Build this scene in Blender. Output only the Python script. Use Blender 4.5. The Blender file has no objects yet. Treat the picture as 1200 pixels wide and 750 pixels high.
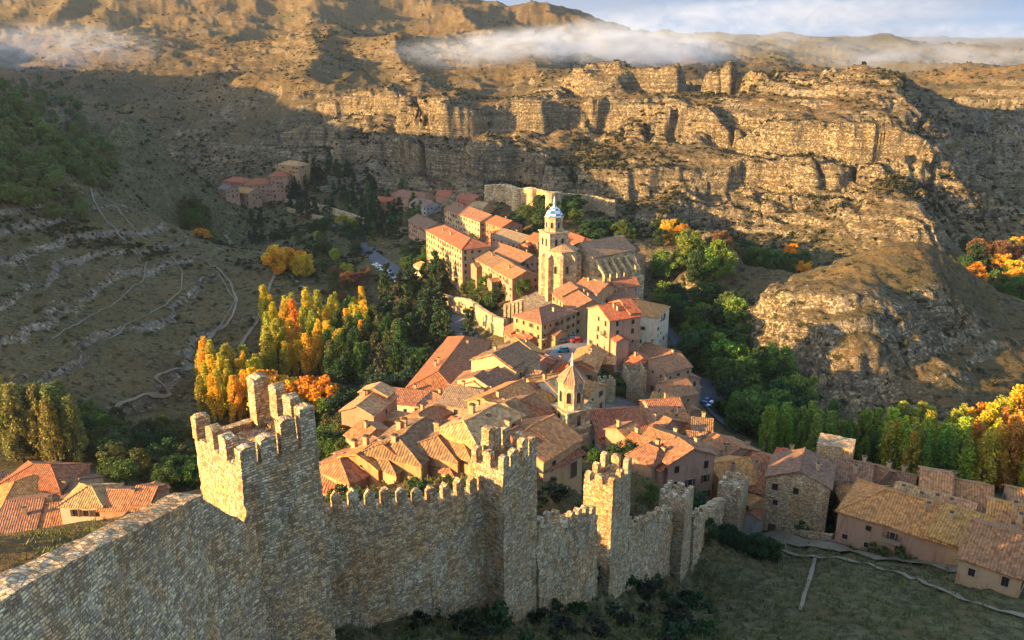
import bpy, bmesh, math, random
import numpy as np
from mathutils import Vector, Matrix

random.seed(7)
RNG = np.random.default_rng(11)
SC = bpy.context.scene
COL = SC.collection
R = math.radians

# ------------------------------------------------------------------ camera
FPX = 1000.0                     # focal length in pixels of a 1200 px wide frame
PITCH = R(18.5)
CP, SP = math.cos(PITCH), math.sin(PITCH)
cam_d = bpy.data.cameras.new('camera')
cam_d.sensor_width = 36.0
cam_d.lens = 36.0 * FPX / 1200.0
cam_d.clip_start = 0.5
cam_d.clip_end = 30000
cam = bpy.data.objects.new('camera', cam_d)
COL.objects.link(cam)
cam.location = (0, 0, 0)
cam.rotation_euler = (math.pi / 2 - PITCH, 0, 0)
SC.camera = cam


def ray(u, v):
    a, b = (u - 600) / FPX, (375 - v) / FPX
    return np.array([a, CP + b * SP, -SP + b * CP])


def PY(u, v, Y):
    d = ray(u, v)
    return d * (Y / d[1])


def PZ(u, v, z):
    d = ray(u, v)
    return d * (z / d[2])


# ------------------------------------------------------------------ noise
_T = np.random.default_rng(3).random(65536)


def vnoise(p, seed=0):
    f = np.floor(p)
    i = f.astype(np.int64)
    t = p - f
    t = t * t * (3 - 2 * t)
    out = 0
    hx = [(i[:, 0] + k) * 73856093 for k in (0, 1)]
    hy = [(i[:, 1] + k) * 19349663 for k in (0, 1)]
    hz = [(i[:, 2] + k) * 83492791 + seed * 7919 for k in (0, 1)]
    for a in (0, 1):
        wa = t[:, 0] if a else 1 - t[:, 0]
        for b in (0, 1):
            wb = wa * (t[:, 1] if b else 1 - t[:, 1])
            for c in (0, 1):
                h = (hx[a] ^ hy[b] ^ hz[c]) & 65535
                out = out + wb * (t[:, 2] if c else 1 - t[:, 2]) * _T[h]
    return out * 2 - 1


def fbm(p, octv=4, seed=0, gain=.5):
    s, a, tot = 0, 1.0, 0
    for o in range(octv):
        s = s + a * vnoise(p * (2.03 ** o) + 17.3 * o, seed + o)
        tot += a
        a *= gain
    return s / tot


def ridged(p, octv=4, seed=0):
    s, a, tot = 0, 1.0, 0
    for o in range(octv):
        s = s + a * (1 - 2 * np.abs(vnoise(p * (2.1 ** o) + 9.1 * o, seed + o)))
        tot += a
        a *= .52
    return s / tot


def sstep(a, b, x):
    t = np.clip((x - a) / (b - a), 0, 1)
    return t * t * (3 - 2 * t)


# ------------------------------------------------------------------ mesh helpers
def mesh_np(name, co, faces_flat, nside, mats=(), smooth=True, attrs=None, mat_idx=None, uv=None):
    me = bpy.data.meshes.new(name)
    co = np.asarray(co, dtype=np.float32)
    fl = np.asarray(faces_flat, dtype=np.int32).ravel()
    nf = len(fl) // nside
    me.vertices.add(len(co))
    me.vertices.foreach_set('co', co.ravel())
    me.loops.add(len(fl))
    me.loops.foreach_set('vertex_index', fl)
    me.polygons.add(nf)
    me.polygons.foreach_set('loop_start', np.arange(0, nf * nside, nside, dtype=np.int32))
    for m in mats:
        me.materials.append(m)
    if mat_idx is not None:
        me.polygons.foreach_set('material_index', np.asarray(mat_idx, dtype=np.int32))
    me.polygons.foreach_set('use_smooth', np.full(nf, smooth))
    if attrs:
        for k, a in attrs.items():
            at = me.attributes.new(k, 'FLOAT', 'POINT')
            at.data.foreach_set('value', np.asarray(a, dtype=np.float32))
    if uv is not None:
        l = me.uv_layers.new(name='UVMap')
        l.data.foreach_set('uv', np.asarray(uv, dtype=np.float32).ravel())
    me.update(calc_edges=True)
    me.validate()
    return me


class MB:
    """collects faces with uv in metres; build() links them as one mesh object"""

    def __init__(self):
        self.v, self.f, self.uv, self.mi = [], [], [], []

    def face(self, pts, mi=0, uv=None):
        n = len(self.v)
        pts = [Vector(p) for p in pts]
        self.v += pts
        self.f.append(tuple(range(n, n + len(pts))))
        if uv is None:
            e = (pts[1] - pts[0])
            nrm = e.cross(pts[-1] - pts[0])
            if nrm.length < 1e-9:
                nrm = Vector((0, 0, 1))
            nrm.normalize()
            ax = Vector((0, 0, 1)).cross(nrm)
            ax = Vector((1, 0, 0)) if ax.length < .05 else ax.normalized()
            ay = nrm.cross(ax)
            uv = [(p.dot(ax), p.dot(ay)) for p in pts]
        self.uv += uv
        self.mi.append(mi)

    def hexa(self, c, mi=0, skip=()):
        """c: 4 bottom corners ccw then 4 top corners"""
        q = {'bot': (3, 2, 1, 0), 'top': (4, 5, 6, 7), 's0': (0, 1, 5, 4), 's1': (1, 2, 6, 5), 's2': (2, 3, 7, 6), 's3': (3, 0, 4, 7)}
        for k, ix in q.items():
            if k not in skip:
                self.face([c[i] for i in ix], mi)

    def box(self, x0, y0, z0, x1, y1, z1, mi=0, skip=()):
        self.hexa([(x0, y0, z0), (x1, y0, z0), (x1, y1, z0), (x0, y1, z0), (x0, y0, z1), (x1, y0, z1), (x1, y1, z1), (x0, y1, z1)], mi, skip)

    def lathe(self, prof, n=12, cx=0, cy=0, mi=0, a0=0.0, cap=True):
        rings = [[(cx + r * math.cos(a0 + 2 * math.pi * k / n), cy + r * math.sin(a0 + 2 * math.pi * k / n), z) for k in range(n)] for r, z in prof]
        for a, b in zip(rings, rings[1:]):
            for k in range(n):
                j = (k + 1) % n
                self.face([a[k], a[j], b[j], b[k]], mi)
        if cap:
            self.face(rings[-1], mi)

    def tube(self, pts, rad, n=6, mi=0):
        pts = [Vector(p) for p in pts]
        prev = None
        for i, p in enumerate(pts):
            d = (pts[min(i + 1, len(pts) - 1)] - pts[max(i - 1, 0)]).normalized()
            a = d.orthogonal().normalized() if prev is None else (prev - d * prev.dot(d)).normalized()
            prev = a
            b = d.cross(a)
            r = rad[i]
            ring = [p + (a * math.cos(2 * math.pi * k / n) + b * math.sin(2 * math.pi * k / n)) * r for k in range(n)]
            if i:
                for k in range(n):
                    j = (k + 1) % n
                    self.face([last[k], last[j], ring[j], ring[k]], mi)
            last = ring
        self.face(last, mi)

    def mesh(self, name, mats, smooth=False, weld=False):
        me = bpy.data.meshes.new(name)
        me.from_pydata([tuple(p) for p in self.v], [], self.f)
        for m in (mats if isinstance(mats, (list, tuple)) else [mats]):
            me.materials.append(m)
        l = me.uv_layers.new(name='UVMap')
        l.data.foreach_set('uv', np.array(self.uv, dtype=np.float32).ravel())
        me.polygons.foreach_set('material_index', self.mi)
        if smooth:
            me.polygons.foreach_set('use_smooth', [True] * len(self.f))
        if weld:
            bm = bmesh.new()
            bm.from_mesh(me)
            bmesh.ops.remove_doubles(bm, verts=bm.verts, dist=1e-4)
            bm.to_mesh(me)
            bm.free()
        me.update()
        return me


def link(name, me, parent=None, loc=None, rz=0.0, color=None):
    o = bpy.data.objects.new(name, me)
    COL.objects.link(o)
    if parent is not None:
        o.parent = parent
    if loc is not None:
        o.location = loc
    if rz:
        o.rotation_euler = (0, 0, rz)
    if color is not None:
        o.color = (*color[:3], 1)
    return o


def tag(o, label, cat, group=None, kind=None):
    if label:
        o['label'] = label
    if cat:
        o['category'] = cat
    if group:
        o['group'] = group
    if kind:
        o['kind'] = kind
    return o


def thing(name, label, cat, loc=(0, 0, 0), rz=0.0, group=None):
    o = bpy.data.objects.new(name, None)
    COL.objects.link(o)
    o.empty_display_size = .5
    o.location = loc
    o.rotation_euler = (0, 0, rz)
    return tag(o, label, cat, group)


def dup(root, loc, rz=0.0, label=None, group=None, scale=None, color=None):
    r = root.copy()
    COL.objects.link(r)
    r.location = loc
    r.rotation_euler = (0, 0, rz)
    if scale is not None:
        r.scale = scale
    if label:
        r['label'] = label
    if group:
        r['group'] = group
    for ch in list(root.children):
        c = ch.copy()
        COL.objects.link(c)
        c.parent = r
        if color is not None:
            c.color = (*color, 1)
        for g in ch.children:
            d = g.copy()
            COL.objects.link(d)
            d.parent = c
    return r


# ------------------------------------------------------------------ materials
class NT:
    def __init__(self, name):
        self.m = bpy.data.materials.new(name)
        self.m.use_nodes = True
        self.t = self.m.node_tree
        self.t.nodes.clear()
        self.out = self.n('ShaderNodeOutputMaterial')

    def n(self, typ, **kw):
        nd = self.t.nodes.new(typ)
        for k, v in kw.items():
            if k[0] == '_':
                nd.inputs[k[1:].replace('_', ' ')].default_value = v
            else:
                setattr(nd, k, v)
        return nd

    def l(self, a, b):
        self.t.links.new(a, b)

    def set(self, sock, val):
        if hasattr(val, 'is_linked') or isinstance(val, bpy.types.NodeSocket):
            self.l(val, sock)
        else:
            sock.default_value = val

    def math(self, op, a, b=0.0, c=None, clamp=False):
        nd = self.n('ShaderNodeMath', operation=op, use_clamp=clamp)
        self.set(nd.inputs[0], a)
        self.set(nd.inputs[1], b)
        if c is not None:
            self.set(nd.inputs[2], c)
        return nd.outputs[0]

    def mix(self, f, a, b, bt='MIX'):
        nd = self.n('ShaderNodeMix', data_type='RGBA', blend_type=bt)
        self.set(nd.inputs[0], f)
        self.set(nd.inputs[6], (*a, 1) if isinstance(a, tuple) and len(a) == 3 else a)
        self.set(nd.inputs[7], (*b, 1) if isinstance(b, tuple) and len(b) == 3 else b)
        return nd.outputs[2]

    def ramp(self, f, lo, hi):
        nd = self.n('ShaderNodeMapRange', interpolation_type='SMOOTHSTEP', clamp=True)
        self.set(nd.inputs[0], f)
        nd.inputs[1].default_value = lo
        nd.inputs[2].default_value = hi
        return nd.outputs[0]

    def coords(self, kind='Object', scale=(1, 1, 1)):
        tc = self.n('ShaderNodeTexCoord')
        mp = self.n('ShaderNodeMapping')
        mp.inputs['Scale'].default_value = scale
        self.l(tc.outputs[kind], mp.inputs[0])
        return mp.outputs[0]

    def pos(self, scale=(1, 1, 1)):
        g = self.n('ShaderNodeNewGeometry')
        mp = self.n('ShaderNodeMapping')
        mp.inputs['Scale'].default_value = scale
        self.l(g.outputs['Position'], mp.inputs[0])
        return mp.outputs[0]

    def noise(self, vec, scale, detail=4, rough=.55, dist=0.0):
        nd = self.n('ShaderNodeTexNoise', _Scale=scale, _Detail=detail, _Roughness=rough, _Distortion=dist)
        self.l(vec, nd.inputs['Vector'])
        return nd.outputs[0]

    def attr(self, name):
        return self.n('ShaderNodeAttribute', attribute_name=name).outputs['Fac']

    def ocol(self):
        return self.n('ShaderNodeObjectInfo').outputs['Color']

    def bump(self, h, strength=.5, dist=.1):
        b = self.n('ShaderNodeBump', _Strength=strength, _Distance=dist)
        self.l(h, b.inputs['Height'])
        return b.outputs[0]

    def finish(self, col, rough=.9, normal=None, spec=.2, trans=0.0, metal=0.0):
        b = self.n('ShaderNodeBsdfPrincipled')
        self.set(b.inputs['Base Color'], (*col, 1) if isinstance(col, tuple) and len(col) == 3 else col)
        self.set(b.inputs['Roughness'], rough)
        b.inputs['Specular IOR Level'].default_value = spec
        b.inputs['Metallic'].default_value = metal
        if normal is not None:
            self.l(normal, b.inputs['Normal'])
        sh = b.outputs[0]
        if trans:
            t = self.n('ShaderNodeBsdfTranslucent')
            self.set(t.inputs['Color'], col)
            mx = self.n('ShaderNodeMixShader')
            mx.inputs[0].default_value = trans
            self.l(sh, mx.inputs[1])
            self.l(t.outputs[0], mx.inputs[2])
            sh = mx.outputs[0]
        self.l(sh, self.out.inputs[0])
        return self.m


def mat_masonry(name, base, sx=2.3, sz=4.2, warm=(.44, .225, .075), pale=(.54, .42, .26), dark=.38, bstr=.9):
    t = NT(name)
    p = t.pos()
    wob = t.n('ShaderNodeTexNoise', _Scale=1.3, _Detail=2.0)
    t.l(p, wob.inputs['Vector'])
    sub = t.n('ShaderNodeVectorMath', operation='SCALE')
    t.l(wob.outputs['Color'], sub.inputs[0])
    sub.inputs['Scale'].default_value = .22
    add = t.n('ShaderNodeVectorMath', operation='ADD')
    t.l(p, add.inputs[0])
    t.l(sub.outputs[0], add.inputs[1])
    sp3 = t.n('ShaderNodeSeparateXYZ')
    t.l(add.outputs[0], sp3.inputs[0])
    # rough courses: the beds wander up and down, each course is cut into stones on its own
    zz = t.math('MULTIPLY_ADD', t.noise(p, .33, 3, .6), 1.6, t.math('MULTIPLY', sp3.outputs[2], sz * .62))
    row = t.math('FLOOR', zz)
    fr = t.math('FRACT', zz)
    bed = t.math('SUBTRACT', .5, t.math('ABSOLUTE', t.math('SUBTRACT', fr, .5)))
    cv = t.n('ShaderNodeCombineXYZ')
    t.l(t.math('MULTIPLY', sp3.outputs[0], sx * .82), cv.inputs[0])
    t.l(t.math('MULTIPLY', sp3.outputs[1], sx * .82), cv.inputs[1])
    t.l(t.math('MULTIPLY', row, 5.37), cv.inputs[2])
    v1 = t.n('ShaderNodeTexVoronoi', feature='F1', _Scale=1.0, _Randomness=.9)
    t.l(cv.outputs[0], v1.inputs['Vector'])
    v2 = t.n('ShaderNodeTexVoronoi', feature='DISTANCE_TO_EDGE', _Scale=1.0, _Randomness=.9)
    t.l(cv.outputs[0], v2.inputs['Vector'])
    sepc = t.n('ShaderNodeSeparateColor')
    t.l(v1.outputs['Color'], sepc.inputs[0])
    ragged = t.math('MULTIPLY', t.noise(p, 5.0, 3, .6), .16)
    mort = t.math('MINIMUM', t.ramp(t.math('SUBTRACT', v2.outputs['Distance'], t.math('MULTIPLY', ragged, .4)), -.02, .09), t.ramp(t.math('SUBTRACT', bed, ragged), -.05, .14))
    big = t.ramp(t.noise(p, .22, 5, .6), .38, .62)
    mid = t.ramp(t.noise(t.pos((1, 1, .45)), .9, 5, .65), .42, .62)
    c = t.mix(big, base, pale)
    c = t.mix(t.math('MULTIPLY', mid, .6), c, warm)
    hv = t.math('MULTIPLY_ADD', sepc.outputs[0], .95, .52)
    c = t.mix(1.0, c, t.n('ShaderNodeCombineColor').outputs[0], 'MULTIPLY') if False else c
    cc = t.n('ShaderNodeCombineColor')
    t.l(hv, cc.inputs[0])
    t.l(hv, cc.inputs[1])
    t.l(t.math('MULTIPLY_ADD', sepc.outputs[1], .25, t.math('MULTIPLY', hv, .86)), cc.inputs[2])
    c = t.mix(1.0, c, cc.outputs[0], 'MULTIPLY')
    c = t.mix(t.math('MULTIPLY', t.math('MULTIPLY', t.math('SUBTRACT', 1.0, mort), .75), t.ramp(t.noise(p, 2.1, 3), .3, .55)), c, (base[0] * dark, base[1] * dark, base[2] * dark))
    stain = t.ramp(t.noise(t.pos((.55, .55, .09)), 1.0, 6, .7), .52, .68)
    c = t.mix(t.math('MULTIPLY', stain, .55), c, t.mix(1.0, c, (.42, .40, .38), 'MULTIPLY'))
    patch = t.ramp(t.noise(p, .16, 3, .5), .55, .60)
    c = t.mix(t.math('MULTIPLY', patch, .4), c, t.mix(1.0, c, (1.25, 1.0, .72), 'MULTIPLY'))
    pale2 = t.ramp(t.noise(p, 1.7, 3), .66, .74)
    c = t.mix(t.math('MULTIPLY', pale2, .35), c, (.62, .56, .47))
    h = t.math('ADD', t.math('MULTIPLY', mort, .7), t.math('ADD', t.math('MULTIPLY', sepc.outputs[2], .35), t.math('MULTIPLY', t.noise(p, 9, 4), .35)))
    return t.finish(c, .92, t.bump(h, bstr, .14), .15)


def mat_plaster(name):
    t = NT(name)
    p = t.pos()
    oc = t.ocol()
    big = t.ramp(t.noise(p, .35, 5, .65), .35, .7)
    st = t.ramp(t.noise(t.pos((1.2, 1.2, .25)), 1.0, 5, .7), .45, .75)
    c = t.mix(t.math('MULTIPLY', big, .5), oc, (.34, .25, .165))
    c = t.mix(t.math('MULTIPLY', st, .75), c, t.mix(1.0, oc, (.55, .42, .34), 'MULTIPLY'))
    sp = t.ramp(t.noise(p, 3.2, 4, .7), .52, .7)
    c = t.mix(t.math('MULTIPLY', sp, .5), c, t.mix(1.0, oc, (.6, .55, .5), 'MULTIPLY'))
    return t.finish(c, .93, t.bump(t.noise(p, 4, 5), .5, .05), .1)


def mat_tiles(name):
    t = NT(name)
    oc = t.ocol()
    uv = t.coords('UV')
    sep = t.n('ShaderNodeSeparateXYZ')
    t.l(uv, sep.inputs[0])
    p = t.pos()
    wobx = t.math('MULTIPLY_ADD', t.noise(p, .8, 2), .25, sep.outputs[0])
    ch = t.math('ABSOLUTE', t.math('SINE', t.math('MULTIPLY', wobx, math.pi / .42)))
    row = t.math('FRACT', t.math('DIVIDE', sep.outputs[1], .45))
    br = t.n('ShaderNodeTexVoronoi', feature='F1', _Scale=1.0)
    mp = t.n('ShaderNodeMapping')
    mp.inputs['Scale'].default_value = (1 / .42, 1 / .45, 1)
    t.l(uv, mp.inputs[0])
    t.l(mp.outputs[0], br.inputs['Vector'])
    sc = t.n('ShaderNodeSeparateColor')
    t.l(br.outputs['Color'], sc.inputs[0])
    hv = t.math('MULTIPLY_ADD', sc.outputs[0], .75, .6)
    cc = t.n('ShaderNodeCombineColor')
    for i in range(3):
        t.l(hv, cc.inputs[i])
    c = t.mix(1.0, oc, cc.outputs[0], 'MULTIPLY')
    lich = t.ramp(t.noise(p, .45, 6, .7), .45, .7)
    c = t.mix(t.math('MULTIPLY', lich, .42), c, (.20, .135, .075))
    pale = t.ramp(t.noise(p, 1.6, 4, .7), .58, .75)
    c = t.mix(t.math('MULTIPLY', pale, .4), c, (.52, .33, .14))
    c = t.mix(t.math('MULTIPLY', t.ramp(ch, .55, .05), .6), c, t.mix(1.0, c, (.35, .3, .28), 'MULTIPLY'))
    h = t.math('ADD', t.math('MULTIPLY', ch, .8), t.math('ADD', t.math('MULTIPLY', row, .2), t.math('MULTIPLY', sc.outputs[1], .25)))
    return t.finish(c, .85, t.bump(h, .8, .12), .2)


def mat_leaf(name, trans=.3):
    t = NT(name)
    oc = t.ocol()
    g = t.n('ShaderNodeNewGeometry')
    rnd = g.outputs['Random Per Island']
    p = t.coords('Object')
    cl = t.ramp(t.noise(p, .35, 3), .35, .68)
    c = t.mix(t.math('MULTIPLY', cl, .55), oc, t.mix(1.0, oc, (.45, .75, .5), 'MULTIPLY'))
    hv = t.math('MULTIPLY_ADD', rnd, .9, .65)
    cc = t.n('ShaderNodeCombineColor')
    for i in range(3):
        t.l(hv, cc.inputs[i])
    c = t.mix(1.0, c, cc.outputs[0], 'MULTIPLY')
    return t.finish(c, .7, None, .2, trans)


def mat_flat(name, col, rough=.8, spec=.2, nscale=2.0, amt=.35, metal=0.0, use_oc=False):
    t = NT(name)
    base = t.ocol() if use_oc else col
    p = t.pos()
    n = t.ramp(t.noise(p, nscale, 5, .65), .35, .7)
    dk = t.mix(1.0, base, (.55, .52, .5), 'MULTIPLY')
    c = t.mix(t.math('MULTIPLY', n, amt), base, dk)
    return t.finish(c, rough, None, spec, 0, metal)


M = {}
M['masonry'] = mat_masonry('rubble_masonry', (.44, .315, .185), 3.7, 8.6)
M['masonry_pale'] = mat_masonry('ashlar', (.40, .29, .165), 1.2, 2.2, (.40, .25, .11), (.48, .37, .22), .6, .5)
M['plaster'] = mat_plaster('plaster')
M['tiles'] = mat_tiles('clay_tiles')
M['leaf'] = mat_leaf('leaves', .3)
M['needle'] = mat_leaf('needles', .1)
M['bark'] = mat_flat('bark', (.09, .065, .045), .95, .1, 3)
M['pane'] = mat_flat('window_glass', (.018, .018, .02), .25, .5, .5)
M['trim'] = mat_flat('trim', (.36, .27, .18), .9, .1, 3)
M['wood'] = mat_flat('old_wood', (.085, .045, .025), .8, .2, 4)
M['asphalt'] = mat_flat('asphalt', (.085, .085, .09), .9, .2, .8)
M['cobble'] = mat_flat('paving', (.21, .19, .17), .9, .15, 1.5, .5)
M['dirt'] = mat_flat('dirt', (.20, .165, .11), .95, .05, .5, .5)
M['paint'] = mat_flat('car_paint', None, .3, .5, .4, .15, 0, True)
M['rubber'] = mat_flat('rubber', (.02, .02, .02), .8)
M['lead'] = mat_flat('blue_sheeting', (.16, .27, .45), .55, .4, .6)
M['white'] = mat_flat('white_glaze', (.72, .72, .70), .45, .4, 3, .25)
M['blue'] = mat_flat('blue_glaze', (.025, .11, .22), .35, .5, 3, .4)
M['iron'] = mat_flat('iron', (.05, .05, .055), .6, .4, 3)
# ------------------------------------------------------------------ terrain
CPTS = []   # x, y, z, rock, green


ATT = {'T': (0, .1), 'V': (.05, .9), 'C': (1, .05), 'H': (.22, .12), 'L': (.42, .42), 'F': (.1, .68), 'M': (.11, .12), 'R': (.85, .25), 'G': (.08, .0), 'W': (.15, 1.0), 'D': (.1, .6)}


def ay(k, *pts):
    for u, v, Y in pts:
        CPTS.append((*PY(u, v, Y), *ATT[k]))


def az(k, *pts):
    for u, v, z in pts:
        CPTS.append((*PZ(u, v, z), *ATT[k]))


def aw(k, *pts):
    for p in pts:
        CPTS.append((*p, *ATT[k]))


# slope outside the town wall and the field
ay('F', (340, 800, 47), (480, 735, 57), (610, 728, 65), (670, 708, 73), (725, 706, 80), (760, 692, 90), (805, 688, 99), (870, 648, 119),
   (600, 760, 56), (800, 752, 66), (1000, 752, 72), (1200, 752, 77), (900, 700, 87), (1000, 700, 89), (1200, 705, 91), (1000, 655, 111), (1100, 665, 108),
   (930, 632, 121), (1050, 645, 117), (1200, 668, 107), (740, 730, 73), (860, 680, 99))
aw('F', (0, 0, -27), (30, 10, -34), (60, 30, -46), (0, 35, -36), (-12, 20, -31), (-30, -10, -28), (110, 60, -62), (160, 90, -72), (60, -40, -28), (-60, -60, -38))
aw('G', (-45, 15, -36), (-60, 30, -44), (-28, 48, -40), (-100, 0, -58))
# dry grass behind the left wall, houses at lower left
ay('G', (40, 645, 73), (0, 680, 62), (100, 640, 78), (-100, 640, 75))
az('T', (60, 600, -97), (150, 590, -98), (-60, 600, -97), (20, 560, -101), (110, 560, -101))
ay('G', (40, 632, 100), (100, 625, 105), (-40, 632, 98))
aw('V', (-160, 190, -108), (-120, 220, -114), (-90, 190, -110), (-220, 180, -104), (-300, 170, -100), (-420, 160, -92), (-200, 90, -88), (-320, 60, -90), (-150, 20, -74), (-500, 0, -80), (-700, -100, -70), (-420, 270, -60), (-500, 200, -70), (-700, 240, -50), (-300, -150, -60))
# inside of the town wall
ay('G', (680, 590, 92), (660, 560, 107), (690, 545, 116), (640, 600, 84), (750, 600, 104), (790, 585, 116), (560, 590, 82), (430, 610, 80), (765, 565, 124))
az('T', (430, 565, -76), (520, 560, -72), (600, 530, -74), (420, 520, -90), (480, 490, -91), (560, 470, -87), (620, 480, -82), (667, 527, -79), (730, 517, -80),
   (700, 470, -86), (780, 540, -82), (840, 550, -84), (870, 590, -82), (920, 610, -81), (960, 605, -80), (1100, 605, -80), (1180, 590, -84), (600, 420, -92),
   (680, 400, -93), (720, 430, -92), (762, 420, -98), (790, 470, -102), (640, 345, -96), (735, 340, -98), (600, 330, -100), (560, 310, -104),
   (540, 290, -104), (600, 262, -97), (500, 240, -108), (640, 245, -90), (700, 258, -94), (1260, 600, -84))
# valley on the left of the town
az('V', (400, 265, -112), (440, 310, -114), (515, 365, -116), (540, 392, -112), (575, 440, -101), (430, 480, -124), (350, 500, -125), (300, 492, -126),
   (450, 400, -121), (380, 330, -121), (390, 520, -112), (250, 500, -123), (480, 440, -115), (470, 250, -110), (420, 235, -108), (520, 330, -108))
# hill on the left
ay('L', (0, 470, 243), (0, 400, 272), (0, 300, 335), (0, 250, 372), (100, 500, 245), (100, 450, 268), (100, 350, 335), (100, 250, 420), (200, 440, 290),
   (200, 350, 356), (200, 300, 396), (170, 250, 440), (280, 400, 326), (280, 340, 385), (325, 318, 402), (-150, 300, 300), (365, 350, 372))
ay('W', (0, 200, 415), (0, 150, 465), (0, 95, 540), (100, 180, 500), (130, 142, 560), (-120, 150, 430), (-120, 90, 500))
aw('W', (-400, 312, -14), (-400, 330, 10), (-400, 344, 40), (-400, 390, 28), (-400, 420, 22), (-400, 470, 13), (-420, 530, 6), (-520, 270, -14), (-520, 430, 30), (-470, 600, 10), (-650, 330, 20), (-380, 610, -20), (-330, 280, -62), (-900, 600, 60), (-620, 875, 58), (-640, 830, 50), (-700, 900, 60))  # out-of-view crests, heights shaped to throw shade on cliffs and far slopes
# gorge behind it
az('V', (230, 292, -125), (270, 300, -124), (330, 240, -113), (290, 240, -113), (420, 225, -108), (190, 240, -120), (300, 290, -121), (370, 300, -119))
aw('V', (-330, 640, -105), (-270, 560, -122))
ay('R', (350, 190, 650), (300, 190, 670), (230, 200, 680), (250, 160, 770), (400, 200, 620), (450, 205, 600), (170, 190, 700))
ay('H', (150, 110, 880), (45, 95, 930), (-120, 90, 950), (100, 78, 980), (160, 48, 1150), (0, 60, 1180), (0, 20, 1500), (-200, 20, 1400), (100, 20, 1500))
# lit spur with a hollow on its left
ay('H', (240, 137, 760), (290, 100, 850), (330, 65, 950), (370, 30, 1150), (330, 130, 770), (400, 100, 820), (420, 60, 980), (300, 20, 1500), (200, 10, 1600), (450, 20, 1400))
ay('H', (180, 120, 930), (230, 100, 1010), (280, 60, 1180))
# cliff under it
ay('C', (400, 180, 640), (400, 140, 720), (450, 150, 680), (460, 95, 740), (480, 130, 700), (492, 150, 620), (492, 110, 650))
ay('C', (500, 225, 578), (500, 170, 600), (505, 130, 632), (560, 225, 540), (560, 180, 566), (560, 140, 640), (620, 215, 530), (620, 190, 566), (620, 165, 600), (620, 130, 640))
ay('H', (500, 110, 700), (500, 80, 860), (500, 50, 1100), (500, 12, 1480), (560, 14, 1500), (600, 110, 720), (600, 80, 860), (600, 50, 1150))
ay('R', (700, 252, 482), (700, 235, 500), (700, 205, 530), (700, 195, 560))
ay('C', (700, 166, 625), (700, 130, 642), (700, 100, 720), (700, 80, 732))
ay('H', (700, 172, 604), (700, 120, 668), (700, 80, 760))
ay('R', (780, 255, 478), (780, 205, 515), (850, 250, 490), (850, 205, 520))
ay('C', (780, 178, 560), (780, 168, 600), (780, 128, 612), (780, 96, 690), (780, 76, 702), (850, 178, 556), (850, 170, 580), (850, 126, 594), (850, 96, 676), (850, 76, 688))
ay('H', (780, 173, 590), (780, 118, 645), (850, 174, 572), (850, 115, 630), (780, 76, 720), (850, 75, 710))
ay('R', (930, 250, 480), (930, 205, 506), (1000, 240, 474))
ay('C', (930, 150, 545), (930, 140, 560), (930, 95, 640), (930, 78, 652), (1000, 190, 500), (1000, 145, 535), (1000, 98, 600), (1000, 76, 615), (1045, 150, 520), (1045, 110, 570), (1045, 84, 598))
ay('H', (930, 118, 600), (930, 75, 670), (1000, 118, 570), (1000, 75, 640), (1040, 78, 640), (1010, 225, 470))
# nose of the cliff and its shaded flank
ay('C', (1070, 105, 600), (1085, 160, 500), (1085, 250, 440), (1065, 230, 462), (1105, 250, 470), (1110, 140, 640), (1122, 200, 620), (1060, 170, 520), (1065, 200, 488))
aw('H', (100, 830, -34), (0, 900, -34), (200, 850, -38), (330, 760, -38), (420, 700, -50), (300, 1100, -50), (50, 1200, -40), (450, 1300, -60))
# far side of the gorge on the right
ay('H', (1150, 82, 900), (1200, 85, 820), (1260, 85, 800), (1130, 88, 1000), (1300, 120, 740))
ay('C', (1180, 140, 760), (1180, 166, 735), (1150, 150, 800), (1230, 160, 700))
az('V', (1160, 235, -116), (1200, 260, -116), (1150, 345, -116), (1200, 340, -116), (1260, 300, -116), (1120, 300, -114))
# dark knoll behind the cathedral, valley to its right
ay('R', (800, 280, 405), (765, 290, 400), (840, 300, 395), (810, 330, 365))
az('V', (870, 330, -116), (790, 400, -114), (820, 470, -114), (860, 497, -114), (830, 440, -116), (920, 312, -114), (860, 290, -113), (870, 400, -117), (875, 440, -117), (780, 360, -113))
# mound on the right
ay('M', (1060, 283, 332), (1000, 312, 312), (960, 332, 302), (1000, 400, 262), (1100, 400, 280), (1110, 340, 300), (1200, 440, 272), (1150, 370, 302), (1090, 285, 330), (1040, 340, 296), (1060, 440, 257), (1150, 440, 265), (1280, 460, 262), (1120, 310, 322))
ay('C', (890, 352, 292), (885, 400, 283), (930, 350, 288), (930, 420, 266), (960, 460, 250), (1040, 350, 284), (1080, 372, 280), (1120, 388, 285))
az('R', (870, 440, -117), (930, 482, -117), (1000, 497, -115), (1100, 500, -114), (1200, 500, -114))
az('V', (1000, 565, -112), (1100, 570, -113), (1200, 575, -114), (930, 545, -111), (880, 530, -106), (1300, 560, -114))
aw('V', (300, 420, -116), (260, 420, -116), (180, 400, -115), (380, 330, -114), (420, 250, -114), (300, 120, -95))
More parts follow.
